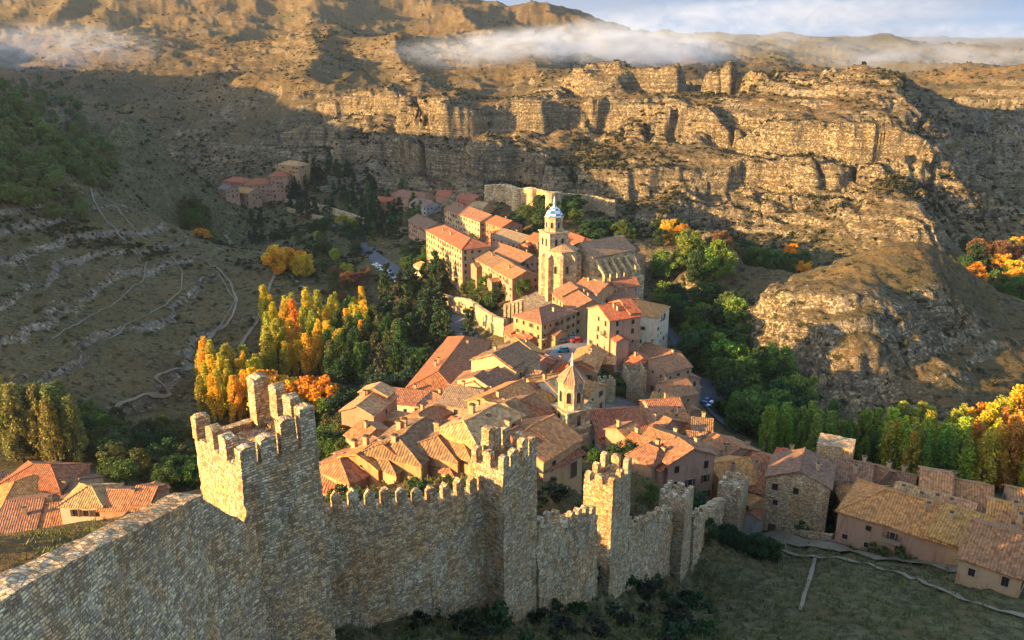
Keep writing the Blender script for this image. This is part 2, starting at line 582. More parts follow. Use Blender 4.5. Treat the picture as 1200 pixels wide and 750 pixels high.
# far country
ay('H', (650, 12, 1700), (600, 22, 1600), (700, 28, 1750), (740, 45, 1800), (400, 0, 1600))
aw('H', (-800, 1800, 95), (-300, 1900, 100), (-1600, 1700, 120), (-1800, 900, 100), (150, 2100, 20), (-300, 2600, 60))
aw('D', (500, 2000, -60), (800, 1800, -60), (700, 2600, -20), (1100, 2600, -30), (1400, 2200, -70), (1000, 1300, -50), (1500, 1600, -60), (-1500, 4500, 80))
ay('D', (850, 42, 3000), (900, 40, 3050), (960, 42, 3000), (1040, 42, 2950), (800, 40, 2900), (1060, 52, 2800))
aw('D', (1500, 3400, -60), (2200, 3400, -50), (2500, 5000, -30), (0, 6000, -20), (4000, 7000, -30), (-3000, 7000, 60), (3000, 2500, -40))

CPTS = np.array(CPTS)
_c = .016 * np.hypot(CPTS[:, 0], CPTS[:, 1]) + 1.5


def _phi(xy):
    d2 = (xy[:, None, 0] - CPTS[None, :, 0]) ** 2 + (xy[:, None, 1] - CPTS[None, :, 1]) ** 2
    return np.sqrt(d2 + _c[None, :] ** 2), d2


_A, _ = _phi(CPTS[:, :2])
_n = len(CPTS)
_A = _A - np.eye(_n) * (.3 + .002 * np.hypot(CPTS[:, 0], CPTS[:, 1]))   # slight smoothing
_S = np.zeros((_n + 3, _n + 3))
_S[:_n, :_n] = _A
_S[:_n, _n] = _S[_n, :_n] = 1
_S[:_n, _n + 1:] = CPTS[:, :2] / 100
_S[_n + 1:, :_n] = CPTS[:, :2].T / 100
_w = np.linalg.solve(_S, np.r_[CPTS[:, 2], 0, 0, 0])


def base_surface(xy):
    z = np.empty(len(xy))
    ro = np.empty(len(xy))
    gr = np.empty(len(xy))
    for s in range(0, len(xy), 20000):
        q = xy[s:s + 20000]
        ph, d2 = _phi(q)
        z[s:s + 20000] = ph @ _w[:_n] + _w[_n] + q @ _w[_n + 1:] / 100
        wt = 1 / (d2 + (.02 * np.hypot(q[:, 0], q[:, 1])[:, None] + 2) ** 2) ** 1.5
        sm = wt.sum(1)
        ro[s:s + 20000] = (wt @ CPTS[:, 3]) / sm
        gr[s:s + 20000] = (wt @ CPTS[:, 4]) / sm
    return z, ro, gr


# grid fans out from the viewpoint hill: fine rings and spokes where the valley lies
A1 = np.radians(np.r_[np.arange(-150, -40, 2.5), np.arange(-40, -33.5, .5), np.arange(-33.5, 33.5, .09), np.arange(33.5, 40, .5), np.arange(40, 92, 2.5)])
R1 = np.r_[np.arange(3, 30, 2.0), np.arange(30, 150, 1.0), np.arange(150, 420, 1.3), np.arange(420, 740, 1.0), np.arange(740, 1300, 4.0), np.geomspace(1300, 9000, 130)]
NA, NR = len(A1), len(R1)
GA, GR = np.meshgrid(A1, R1)          # rows: radius
GX, GY = (GR * np.sin(GA)).ravel(), (GR * np.cos(GA)).ravel()
XY = np.c_[GX, GY]
# the base surface is smooth: evaluate it on every other ring and spoke, then interpolate
_ia = np.unique(np.r_[np.arange(0, NA, 3), NA - 1])
_ir = np.unique(np.r_[np.arange(0, NR, 2), NR - 1])
_sub = np.c_[GX.reshape(NR, NA)[np.ix_(_ir, _ia)].ravel(), GY.reshape(NR, NA)[np.ix_(_ir, _ia)].ravel()]


def _up(a):
    a = a.reshape(len(_ir), len(_ia))
    b = np.empty((NR, len(_ia)))
    for j in range(len(_ia)):
        b[:, j] = np.interp(np.arange(NR), _ir, a[:, j])
    c = np.empty((NR, NA))
    for i in range(NR):
        c[i] = np.interp(np.arange(NA), _ia, b[i])
    return c.ravel()


_z, _r, _g = base_surface(_sub)
BZ, ROCK, GREEN = _up(_z), _up(_r), _up(_g)
DIST = GR.ravel()


def grid_normal(z):
    Z = z.reshape(NR, NA)
    X, Y = GX.reshape(NR, NA), GY.reshape(NR, NA)
    e1 = np.stack([np.gradient(X, axis=0), np.gradient(Y, axis=0), np.gradient(Z, axis=0)], -1)
    e2 = np.stack([np.gradient(X, axis=1), np.gradient(Y, axis=1), np.gradient(Z, axis=1)], -1)
    n = np.cross(e2, e1)
    n *= np.sign(n[..., 2:3])
    n /= np.linalg.norm(n, axis=-1, keepdims=True)
    return n.reshape(-1, 3)


N0 = grid_normal(BZ)
STEEP = sstep(.93, .74, N0[:, 2])
P0 = np.c_[GX, GY, BZ]
wild = sstep(.06, .2, ROCK)                         # 0 in the town and on the valley floor
rock = np.clip(np.maximum(ROCK * (.35 + .65 * STEEP), ROCK * STEEP), 0, 1)
midf = sstep(60, 140, DIST)
# big and small relief
far = sstep(700, 1100, DIST)
amp_big = wild * midf * (3.0 + 9 * far)
Z1 = BZ + amp_big * fbm(P0 * np.array([1, 1, .3]) / (48 + 80 * far)[:, None], 3, 5) + wild * midf * (1.1 + 2.0 * far) * (ridged(P0 / 17., 3, 21) - .4)
Z1 += (.15 + .45 * wild) * fbm(P0 / 4.0, 2, 33)
# gullies that run down the far slopes
hz = sstep(640, 760, DIST) * (1 - rock)
Z1 += hz * (24 * (ridged(np.c_[GX / 175 + GY / 700, GY / 420, BZ * 0], 2, 40) - .5) + 7 * (ridged(np.c_[GX / 60, GY / 140, BZ * 0], 2, 43) - .5))
# ledges: rock bands follow the contours
CL = sstep(.55, .9, ROCK)                               # cliffs proper
wob = fbm(P0 / 30., 3, 51) * 6 + fbm(P0 / 110., 2, 52) * 10
st = 7.5 + 3 * far
zs = (Z1 + wob) / st
fr = zs - np.floor(zs)
ter = (sstep(.30, .55, fr) - fr) * st
gate = sstep(-.2, .35, fbm(P0 / 55., 3, 61))
lam = np.clip(wild * (.3 + ROCK * .9), 0, .95) * midf * gate * (1 - .35 * CL)
zc = (Z1 + wob * 1.6 + 6 * fbm(np.c_[GX, GY, BZ * 0] / 25., 2, 63)) / 24.
fc = zc - np.floor(zc)
terc = (sstep(.43, .57, fc) - fc) * 24.
LH = sstep(.30, .38, ROCK) * (1 - CL) * (GX < 0) * (DIST < 620)
lam = lam * (1 - LH) + LH * .34 * sstep(-.5, .2, fbm(P0 / 45., 3, 66))
TF = sstep(.05, .085, ROCK) * sstep(.16, .12, ROCK) * sstep(200, 150, DIST) * sstep(30, 50, DIST)
zf = (Z1 + fbm(P0 / 14., 3, 68) * 2.2) / 1.5
ff = zf - np.floor(zf)
Z1 = Z1 + TF * ((sstep(.3, .62, ff) - ff) * 1.5 * .6 + .25 * fbm(P0 / 1.6, 3, 69))
Z2 = Z1 + ter * lam + terc * CL * midf * 1.0 * sstep(-.35, .1, fbm(P0 / 90., 2, 64))
LEDGE = lam * (sstep(.28, .34, fr) * sstep(.60, .52, fr)) * (1 - LH) + LH * 1.3 * sstep(-.5, .2, fbm(P0 / 45., 3, 66)) * sstep(.34, .38, fr) * sstep(.48, .43, fr) * sstep(-.5, .1, fbm(P0 / 9., 2, 77)) + CL * .8 * sstep(.36, .42, fc) * sstep(.66, .6, fc)
P1 = np.c_[GX, GY, Z2]
# break the rock faces along their normals
q = P1 * np.array([1, 1, .55])
crag = ridged(q / 22., 4, 71) * 7.0 + fbm(P1 / 6., 3, 81) * 2.6 + ridged(P1 / 9.0, 2, 91) * 1.8
butt = ridged(np.c_[GX / 38, GY / 38, Z2 / 190], 3, 101) * 9.0
cl_ = np.abs(vnoise(np.c_[GX / 17, GY / 30, Z2 / 130], 107))
butt -= 9 * sstep(.10, .0, cl_)
crag = crag + ridged(P1 * np.array([1, 1, .5]) / 5.2, 2, 97) * 1.5
P1 += N0 * (((crag - 3.6) + (butt - 4.5) * STEEP) * rock * midf)[:, None] * .9
HZ = P1[:, 2].reshape(NR, NA)


def height(x, y):
    x = np.asarray(x, float)
    y = np.asarray(y, float)
    a, r = np.arctan2(x, y), np.hypot(x, y)
    fi = np.interp(r, R1, np.arange(NR))
    fj = np.interp(a, A1, np.arange(NA))
    i = np.clip(fi.astype(int), 0, NR - 2)
    j = np.clip(fj.astype(int), 0, NA - 2)
    s, t = fi - i, fj - j
    return (HZ[i, j] * (1 - s) * (1 - t) + HZ[i + 1, j] * s * (1 - t) + HZ[i, j + 1] * (1 - s) * t + HZ[i + 1, j + 1] * s * t)


def hit(u, v, H=0.0, y0=30.0):
    """where the ray through (u, v) meets the ground raised by H"""
    d = ray(u, v)
    Y = np.r_[np.arange(y0, 800, .5), np.arange(800, 3000, 4)]
    p = d[None, :] * (Y / d[1])[:, None]
    b = p[:, 2] < height(p[:, 0], p[:, 1]) + H
    k = int(np.argmax(b)) if b.any() else len(Y) - 1
    return p[k]


def at(u, Y):
    """ground point in column u at distance Y"""
    z = -100.0
    for _ in range(4):
        x = (u - 600) / FPX * (Y * CP - z * SP)
        z = float(height(x, Y))
    return np.array([x, Y, z])


def mat_ground():
    t = NT('ground')
    p = t.pos()
    g = t.n('ShaderNodeNewGeometry')
    sep = t.n('ShaderNodeSeparateXYZ')
    t.l(g.outputs['Normal'], sep.inputs[0])
    rk, gn, led, twn = t.attr('rock'), t.attr('green'), t.attr('ledge'), t.attr('paved')
    n1 = t.noise(p, .02, 6, .6)
    n2 = t.noise(p, .12, 6, .65)
    n3 = t.noise(p, .7, 5, .65)
    n4 = t.noise(p, 2.6, 3, .6)
    dry = t.mix(t.ramp(n2, .36, .64), (.185, .107, .04), (.105, .068, .032))
    dry = t.mix(t.math('MULTIPLY', t.ramp(n3, .45, .68), .75), dry, (.055, .048, .024))
    dry = t.mix(t.math('MULTIPLY', t.ramp(n1, .45, .62), .5), dry, (.23, .14, .055))
    dry = t.mix(t.math('MULTIPLY', t.ramp(t.noise(p, .009, 5, .65), .5, .6), .6), dry, (.075, .062, .03))
    grn = t.mix(t.ramp(n2, .36, .64), (.10, .10, .042), (.19, .165, .08))
    grn = t.mix(t.math('MULTIPLY', t.ramp(n3, .42, .62), .7), grn, (.022, .03, .012))
    grn = t.mix(t.math('MULTIPLY', t.ramp(n4, .55, .7), .5), grn, (.15, .12, .06))
    gf = t.math('ADD', gn, t.math('MULTIPLY', t.math('SUBTRACT', n2, .5), 1.1), clamp=True)
    soil = t.mix(gf, dry, grn)
    # rock: banded limestone, streaked down the faces
    strata = t.noise(t.pos((.03, .03, .6)), 1.0, 5, .65, .4)
    streak = t.noise(t.pos((.22, .22, .03)), 1.0, 5, .6, .3)
    rc = t.mix(t.ramp(strata, .36, .66), (.25, .19, .115), (.53, .40, .225))
    rc = t.mix(t.math('MULTIPLY', t.ramp(streak, .48, .70), .75), rc, (.085, .08, .075))
    rc = t.mix(t.math('MULTIPLY', t.ramp(t.noise(p, .05, 4), .52, .66), .6), rc, (.52, .36, .17))
    rc = t.mix(t.math('MULTIPLY', t.ramp(n3, .5, .66), .55), rc, (.10, .095, .085))
    crk = t.noise(t.pos((.5, .5, .8)), 1.0, 6, .75, .6)
    crack = t.ramp(t.math('ABSOLUTE', t.math('SUBTRACT', crk, .5)), .0, .05)
    rc = t.mix(t.math('MULTIPLY', t.math('SUBTRACT', 1.0, crack), .55), rc, (.05, .046, .04))
    steep = t.ramp(t.math('ADD', sep.outputs[2], t.math('MULTIPLY', t.math('SUBTRACT', n3, .5), .35)), .93, .74)
    rf = t.math('MULTIPLY', steep, t.ramp(rk, .12, .4))
    rf = t.math('MAXIMUM', rf, t.math('MULTIPLY', led, t.ramp(n3, .34, .46)))
    rf = t.math('MAXIMUM', rf, t.math('MULTIPLY', t.ramp(rk, .3, .85), t.ramp(n3, .46, .56)))
    bush = t.math('MULTIPLY', t.ramp(t.noise(p, .33, 4, .7), .54, .60), t.math('MULTIPLY', t.ramp(rk, .04, .2), .85))
    rc = t.mix(t.math('MULTIPLY', t.math('MULTIPLY', led, t.ramp(rk, .7, .5)), .5), rc, (.46, .41, .32))
    c = t.mix(rf, soil, rc)
    c = t.mix(t.math('MULTIPLY', bush, t.ramp(sep.outputs[2], .35, .6)), c, (.03, .034, .016))
    c = t.mix(twn, c, t.mix(t.ramp(n3, .4, .6), (.16, .13, .10), (.25, .21, .17)))
    h = t.math('ADD', t.math('MULTIPLY', t.math('MULTIPLY', crack, rf), 1.0), t.math('ADD', t.math('MULTIPLY', n3, 1.2), t.math('MULTIPLY', n4, .5)))
    return t.finish(c, .96, t.bump(h, 1.0, 1.3), .05)


M['ground'] = mat_ground()
tp = sstep(.06, .02, ROCK) * sstep(.45, .2, GREEN) * sstep(-50, -42, GX) * sstep(110, 85, GX)
_i, _j = np.meshgrid(np.arange(NR - 1), np.arange(NA - 1), indexing='ij')
_b = (_i * NA + _j).ravel()
_quads = np.c_[_b, _b + NA, _b + NA + 1, _b + 1]
_quads = _quads[:, ::-1]
gm = mesh_np('terrain', P1, _quads, 4, [M['ground']], True, {'rock': np.clip(ROCK, 0, 1), 'green': np.clip(GREEN, 0, 1), 'ledge': np.clip(LEDGE, 0, 1), 'paved': tp})
ground = link('terrain', gm)
ground['kind'] = 'structure'
# ------------------------------------------------------------------ town wall and its towers
def grid_face(vs, fs, a, b, c, d, cell):
    """quad a-b-c-d cut into cells"""
    a, b, c, d = map(np.array, (a, b, c, d))
    nu = max(1, int(round(max(np.linalg.norm(b - a), np.linalg.norm(c - d)) / cell)))
    nv = max(1, int(round(max(np.linalg.norm(d - a), np.linalg.norm(c - b)) / cell)))
    n0 = sum(len(x) for x in vs)
    s, t = np.meshgrid(np.linspace(0, 1, nu + 1), np.linspace(0, 1, nv + 1))
    s, t = s.ravel()[:, None], t.ravel()[:, None]
    vs.append(a * (1 - s) * (1 - t) + b * s * (1 - t) + c * s * t + d * (1 - s) * t)
    i, j = np.meshgrid(np.arange(nu), np.arange(nv))
    k = (n0 + j * (nu + 1) + i).ravel()
    fs.append(np.c_[k, k + 1, k + nu + 2, k + nu + 1])


def rough(name, hexas, mat, parent=None, cell=.45, amp=.07, org=(0, 0, 0)):
    """weathered masonry: six-sided solids with a grid of stones pushed in and out"""
    vs, fs = [], []
    for c in hexas:
        for q in ((4, 5, 6, 7), (0, 1, 5, 4), (1, 2, 6, 5), (2, 3, 7, 6), (3, 0, 4, 7)):
            grid_face(vs, fs, c[q[0]], c[q[1]], c[q[2]], c[q[3]], cell)
    v = np.concatenate(vs)
    f = np.concatenate(fs)
    key = v * 2.2
    off = np.c_[vnoise(key, 1), vnoise(key + 50, 2), vnoise(key + 90, 3) * .8] * amp
    off += np.c_[vnoise(v / 2.6, 4), vnoise(v / 2.6 + 31, 5), vnoise(v / 2.6 + 67, 6)] * amp * 1.1
    me = mesh_np(name, v + off - np.array(org), f, 4, [mat], False)
    bm = bmesh.new()
    bm.from_mesh(me)
    bmesh.ops.remove_doubles(bm, verts=bm.verts, dist=.004)
    bm.to_mesh(me)
    bm.free()
    return link(name, me, parent, None if parent else org)


def box_c(o, ex, ey, z0, z1, batter=0.0):
    """corners of an upright box: origin o, edge vectors ex, ey (x,y)"""
    o, ex, ey = np.array(o[:2]), np.array(ex[:2]), np.array(ey[:2])
    if ex[0] * ey[1] - ex[1] * ey[0] < 0:
        o, ex, ey = o, ey, ex
    c = o + (ex + ey) / 2
    out = []
    for z, k in ((z0, 1 + batter), (z1, 1)):
        for a, b in ((0, 0), (1, 0), (1, 1), (0, 1)):
            q = c + (o + ex * a + ey * b - c) * k
            out.append((*q, z))
    return out


def merlon(parent, p, d, n, z0, w, th, h, pointed=.35, mat=None):
    """one merlon centred at p on the wall line, d along, n across"""
    p, d, n = np.array(p[:2]), np.array(d[:2]), np.array(n[:2])
    o = p - d * w / 2 - n * th / 2
    hx = [box_c(o, d * w, n * th, z0 - .15, z0 + h)]
    ob = rough('merlon', hx, mat or M['masonry'], parent, .3, .022, parent.location)
    if pointed:
        me = ob.data
        bm = bmesh.new()
        bm.from_mesh(me)
        zt = z0 + h - parent.location.z
        for v in bm.verts:
            if v.co.z > zt - .12:
                a = abs((np.array(v.co[:2]) + np.array(parent.location[:2]) - p) @ d) / (w / 2)
                v.co.z += pointed * (1 - min(1, a))
        bm.to_mesh(me)
        bm.free()
    return ob


def unit(a):
    a = np.array(a[:2], float)
    return a / np.linalg.norm(a)


def tower(label, corner, hf, hl, Lf, Ll, zb, nf, nl, mh=1.5, mw=1.0, th=.7, steps=None, batter=.05, para=.5, back=True):
    """corner: nearest top corner (3-D point); hf, hl: directions of the two faces seen"""
    hf, hl = unit(hf), unit(hl)
    c = np.array(corner)
    hf3, hl3 = np.r_[hf, 0], np.r_[hl, 0]
    r = thing('wall_tower', label, 'tower', (c[0], c[1], zb))
    ex, ey = hf * Lf, hl * Ll
    rough('tower_body', [box_c(c, ex, ey, zb, c[2], batter)], M['masonry'], r, .45, .07, r.location)
    # parapet ring
    inn = .65
    rings = []
    for o, a, b in ((c, hf * Lf, hl * inn), (c + hl3 * (Ll - inn), hf * Lf, hl * inn), (c + hl3 * inn, hf * inn, hl * (Ll - 2 * inn)), (c + hl3 * inn + hf3 * (Lf - inn), hf * inn, hl * (Ll - 2 * inn))):
        rings.append(box_c(o, a, b, c[2] - .1, c[2] + para))
    rough('parapet', rings, M['masonry'], r, .4, .05, r.location)
    z = c[2] + para
    for (o, d, n, L, k, st) in ((c, hf, hl, Lf, nf, 1), (c, hl, hf, Ll, nl, 0), (c + hl3 * (Ll - inn), hf, hl, Lf, nf, 1), (c + hf3 * (Lf - inn), hl, hf, Ll, nl, 2)):
        if not back and (o - c)[:2] @ hl > 1:
            continue
        for i in range(k):
            if st in (0, 2) and i in (0, k - 1):
                continue
            q = o + np.r_[d * (mw / 2 + (L - mw) * i / max(1, k - 1)) + n * th / 2, 0]
            hh = mh * random.uniform(.88, 1.08)
            if steps and st == 1:
                hh += steps[i]
            if steps and st == 2:
                hh += steps[-1]
            merlon(r, q, d, n, z, mw, th, hh, .22)
    return r


def wall_run(label, pts, zb, th=1.6, step=1.65, mw=.85, mh=1.35, merl=True, ruin=0.0, pointed=.4):
    """pts: (x, y, ztop) along the outer top edge; the wall's thickness lies to the left of travel"""
    p0 = np.array(pts[0])
    r = thing('curtain_wall', label, 'town wall', (p0[0], p0[1], zb))
    hx = []
    for i, (a, b) in enumerate(zip(pts, pts[1:])):
        a, b = np.array(a, float), np.array(b, float)
        d = unit(b - a)
        n = np.array([-d[1], d[0]])
        bt = .6

        def q(p, k, z):
            return (p[0] + n[0] * k, p[1] + n[1] * k, z)
        hx.append([q(a, -bt, zb), q(b, -bt, zb), q(b, th, zb), q(a, th, zb), q(a, 0, a[2]), q(b, 0, b[2]), q(b, th, b[2]), q(a, th, a[2])])
    rough('wall_body', hx, M['masonry'], r, .5, .09 + ruin * .2, r.location)
    if merl:
        for a, b in zip(pts, pts[1:]):
            a, b = np.array(a, float), np.array(b, float)
            L = np.linalg.norm((b - a)[:2])
            d = unit(b - a)
            n = np.array([-d[1], d[0]])
            k = int(L / step)
            for i in range(k):
                t = (i + .5) / k
                if ruin and random.random() < ruin * .5:
                    continue
                p = a + (b - a) * t
                merlon(r, p[:2] + n * .32, d, n, p[2], mw * random.uniform(.9, 1.1), .62, mh * random.uniform(.85 - ruin * .6, 1.08), pointed * (1 - ruin))
    return r


# the big tower
T1c = PY(284, 560, 46)
tower('tall square rubble tower with stepped battlements, nearest and biggest tower of the wall', T1c, (.73, .68), (-.68, .73), 5.2, 6.7, -46, 4, 4,
      1.35, 1.05, .7, [0, .3, .9, 1.5], .06, .45, False)
_r = [o for o in COL.objects if o.name.startswith('wall_tower')][-1]
for _k, _m in ((5.9, .35), (5.9, 4.75)):
    merlon(_r, T1c + np.r_[unit((-.68, .73)) * 6.3 + unit((.73, .68)) * _m, 0], unit((.73, .68)), unit((-.68, .73)), T1c[2] + .45, 1.0, .7, 1.4, .2)
_q = T1c + np.r_[unit((-.68, .73)) * 5.9 + unit((.73, .68)) * 4.4, 0]
merlon(_r, _q, unit((.73, .68)), unit((-.68, .73)), T1c[2] + .5, 1.15, 1.0, 3.1, .15)
# wall on its left
W0, W1 = PY(-60, 733, 26), PY(238, 580, 42.5)
W00 = np.array([W0[0] - 3, W0[1] - 9, W0[2] + 1.2])
wall_run('broad rubble wall with a flat walkway top leading to the big tower', [W00, W0, W1], -48, 1.7, merl=False)
S1 = PY(300, 618, 45.6)
wall_run('short low wall stub with a sloping top joining the big tower', [W1 - np.array([0, 0, .25]), S1], -48, 1.3, merl=False)
# first curtain
C0, C1, C2 = PY(366, 601, 54.5), PY(500, 592, 60), PY(578, 574, 65.5)
wall_run('long battlemented wall with pointed merlons between the big tower and the second tower', [C0, C1, C2], -55, 1.5, 1.28, .74, 1.25)
T2c = PY(590, 560, 63)
tower('second tower of the wall, with tall broken merlons on its top', T2c, (.62, .78), (-.78, .62), 4.6, 3.6, -58, 4, 3, 1.25, .8, .55, [0, .2, .7, .3], .05, .45)
_r = [o for o in COL.objects if o.name.startswith('wall_tower')][-1]
merlon(_r, T2c + np.r_[unit((-.78, .62)) * 3.0 + unit((.62, .78)) * 1.7, 0], unit((.62, .78)), unit((-.78, .62)), T2c[2] + .4, .9, .8, 2.6, .2)
D0, D1 = PY(630, 617, 67), PY(700, 603, 77)
wall_run('short ruined wall with crumbling merlons right of the second tower', [D0, D1], -66, 1.3, 1.35, .75, 1.0, True, .55)
T3c = PY(718, 575, 79)
tower('slim ruined tower with an orange broken top, third tower of the wall', T3c, (.55, .83), (-.83, .55), 4.4, 3.4, -74, 3, 3, .7, .9, .6, [0, .2, .8], .05, .35)
E0, E1 = PY(736, 617, 83), PY(788, 600, 98)
wall_run('ruined wall between the slim third tower and the stubby fourth tower', [E0, E1], -84, 1.3, 1.5, .8, 1.0, True, .6)
T4c = PY(803, 590, 98)
tower('stubby ruined fourth tower of the wall with a flat grassy top', T4c, (.5, .86), (-.86, .5), 3.6, 3.6, -88, 3, 3, .5, 1.0, .6, None, .05, .3)
F0, F1 = PY(814, 607, 101), PY(850, 584, 120)
wall_run('ruined wall with a sunlit upper face left of the pale corner tower', [F0, F1], -96, 1.3, 1.6, .9, .7, True, .7)
T5c = PY(868, 578, 121)
tower('pale corner tower at the low end of the wall beside the houses', T5c, (.5, .86), (-.86, .5), 5.0, 3.8, -92, 3, 3, .5, 1.1, .6, None, .03, .3)
# ------------------------------------------------------------------ houses
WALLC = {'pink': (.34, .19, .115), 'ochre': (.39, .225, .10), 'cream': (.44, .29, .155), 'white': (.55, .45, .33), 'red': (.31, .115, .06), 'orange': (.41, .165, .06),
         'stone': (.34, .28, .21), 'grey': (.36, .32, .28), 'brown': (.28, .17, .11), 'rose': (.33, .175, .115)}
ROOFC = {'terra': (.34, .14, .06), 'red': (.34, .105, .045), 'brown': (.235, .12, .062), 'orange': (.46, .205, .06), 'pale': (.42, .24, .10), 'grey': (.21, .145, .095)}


def window_mesh(w, h, kind):
    b = MB()
    t = .09
    if kind == 'arch':
        n = 8
        arc = [(w / 2 * math.cos(math.pi * k / n), h / 2 - w / 2 + w / 2 * math.sin(math.pi * k / n)) for k in range(n + 1)]
        ins = [(x, z) for x, z in [(w / 2, -h / 2)] + arc + [(-w / 2, -h / 2)]]
        out = [(x * 1.22, z * 1.1) for x, z in ins]
        b.face([(x, -.03, z) for x, z in ins][::-1], 1)
        for i in range(len(ins)):
            j = (i + 1) % len(ins)
            b.face([(out[i][0], -.10, out[i][1]), (out[j][0], -.10, out[j][1]), (ins[j][0], -.10, ins[j][1]), (ins[i][0], -.10, ins[i][1])], 0)
            b.face([(ins[i][0], -.10, ins[i][1]), (ins[j][0], -.10, ins[j][1]), (ins[j][0], -.03, ins[j][1]), (ins[i][0], -.03, ins[i][1])], 0)
            b.face([(out[j][0], -.10, out[j][1]), (out[i][0], -.10, out[i][1]), (out[i][0], .1, out[i][1]), (out[j][0], .1, out[j][1])], 0)
        return b.mesh('window', [M['trim'], M['pane']])
    b.box(-w / 2 - t, -.07, -h / 2 - t, -w / 2, .05, h / 2 + t, 0)
    b.box(w / 2, -.07, -h / 2 - t, w / 2 + t, .05, h / 2 + t, 0)
    b.box(-w / 2, -.07, h / 2, w / 2, .05, h / 2 + t, 0)
    b.box(-w / 2, -.12, -h / 2 - t, w / 2, .05, -h / 2, 0)
    b.face([(-w / 2, -.02, -h / 2), (w / 2, -.02, -h / 2), (w / 2, -.02, h / 2), (-w / 2, -.02, h / 2)], 1)
    b.box(-.03, -.045, -h / 2, .03, -.015, h / 2, 2)
    if kind == 'shut':
        for s in (-1, 1):
            b.box(s * (w / 2 + .08 + w * .25) - w * .24, -.11, -h / 2, s * (w / 2 + .08 + w * .25) + w * .24, -.06, h / 2, 2)
    return b.mesh('window', [M['wood'] if kind == 'dark' else M['trim'], M['pane'], M['wood']])


def door_mesh(w, h):
    b = MB()
    b.box(-w / 2 - .15, -.08, 0, -w / 2, .05, h + .15, 0)
    b.box(w / 2, -.08, 0, w / 2 + .15, .05, h + .15, 0)
    b.box(-w / 2, -.08, h, w / 2, .05, h + .15, 0)
    b.box(-w / 2, -.04, 0, w / 2, .04, h, 1)
    return b.mesh('door', [M['trim'], M['wood']])


WIN = [window_mesh(.85, 1.25, 'sq'), window_mesh(.7, .9, 'sq'), window_mesh(1.0, 1.7, 'sq'), window_mesh(.8, 1.5, 'arch')]
WINV = [window_mesh(.8, 1.2, 'shut'), window_mesh(.75, 1.05, 'dark'), window_mesh(.55, .6, 'dark')]


def balcony_mesh():
    b = MB()
    b.box(-1.3, -.95, -.12, 1.3, .05, 0, 0)
    b.box(-1.3, -.95, .9, 1.3, -.88, .97, 1)
    for s in (-1, 1):
        b.box(s * 1.265 - .035, -.88, .9, s * 1.265 + .035, 0, .97, 1)
    for i in range(14):
        x = -1.27 + i * 2.54 / 13
        b.box(x - .018, -.93, 0, x + .018, -.895, .9, 1)
    for s in (-1, 1):
        b.hexa([(s * .9 - .08, -.5, -.25), (s * .9 + .08, -.5, -.25), (s * .9 + .08, .03, -.7), (s * .9 - .08, .03, -.7), (s * .9 - .08, -.85, -.12), (s * .9 + .08, -.85, -.12), (s * .9 + .08, .03, -.12), (s * .9 - .08, .03, -.12)], 1)
    return b.mesh('balcony', [M['trim'], M['wood']])


BALC = balcony_mesh()
DOOR = door_mesh(1.3, 2.3)
GARAGE = door_mesh(2.4, 2.6)


def chimney_mesh():
    b = MB()
    b.box(-.32, -.32, -.6, .32, .32, 1.25, 0)
    b.box(-.42, -.42, 1.25, .42, .42, 1.38, 0)
    b.box(-.28, -.28, 1.38, .28, .28, 1.55, 1)
    return b.mesh('chimney', [M['plaster'], M['wood']])


CHIM = chimney_mesh()
DETAILS = []          # windows and doors, checked for being hidden at the end


def put(me, name, parent, p, n, color=None):
    """a flat fitting on a wall: p in the parent's space, n outward normal"""
    o = link(name, me, parent, p, math.atan2(n[0], -n[1]), color)
    DETAILS.append(o)
    return o


def facade_windows(root, a, b, z0, z1, k, dens=.8, door=False, sp=2.7, st=2.9, seed=0):
    """windows in storeys on the wall from a to b (local x,y, outward normal to the right of a->b)"""
    rr = random.Random(seed)
    a, b = np.array(a), np.array(b)
    L = np.linalg.norm(b - a)
    d = (b - a) / L
    n = np.array([d[1], -d[0]])
    ns = max(1, int((z1 - z0 - .2) / st))
    nc = max(1, int((L - .8) / sp))
    dcol = rr.randrange(nc) if door else -1
    for s in range(ns):
        zc = z1 - 1.45 - s * st
        if zc - .8 < z0:
            break
        for c in range(nc):
            last = s == ns - 1
            p = a + d * (L * (c + .5) / nc + rr.uniform(-.25, .25)) + n * .01
            if last and c == dcol:
                put(DOOR, 'door', root, (p[0], p[1], z0 + .05), n)
                continue
            if rr.random() > dens:
                continue
            x_ = rr.random()
            zz = zc + rr.uniform(-.22, .22)
            w_ = put(WIN[k] if x_ < .5 else WINV[0] if x_ < .7 else WINV[1] if x_ < .88 else WINV[2], 'window', root, (p[0], p[1], zz), n)
            q_ = rr.uniform(.85, 1.18)
            w_.scale = (q_, 1, rr.uniform(.85, 1.15))
            if not last and rr.random() < .12:
                put(BALC, 'balcony', root, (p[0], p[1], zz - .75), n)


HID = [0]


def sag(me, seed, cuts=7, amp=.11):
    """old roofs: hand laid tiles, dips between the rafters"""
    bm = bmesh.new()
    bm.from_mesh(me)
    bmesh.ops.remove_doubles(bm, verts=bm.verts, dist=1e-4)
    bmesh.ops.subdivide_edges(bm, edges=[e for e in bm.edges if e.calc_length() > 1.6], cuts=cuts, use_grid_fill=True)
    co = np.array([v.co for v in bm.verts])
    n = vnoise(co / 2.3 + seed * 3.7, 3) * amp + vnoise(co / .8 + seed, 4) * amp * .45
    for v, d in zip(bm.verts, n):
        v.co.z += d
        v.co.x += d * .4
        v.co.y += d * .4
    bm.to_mesh(me)
    bm.free()
    return me


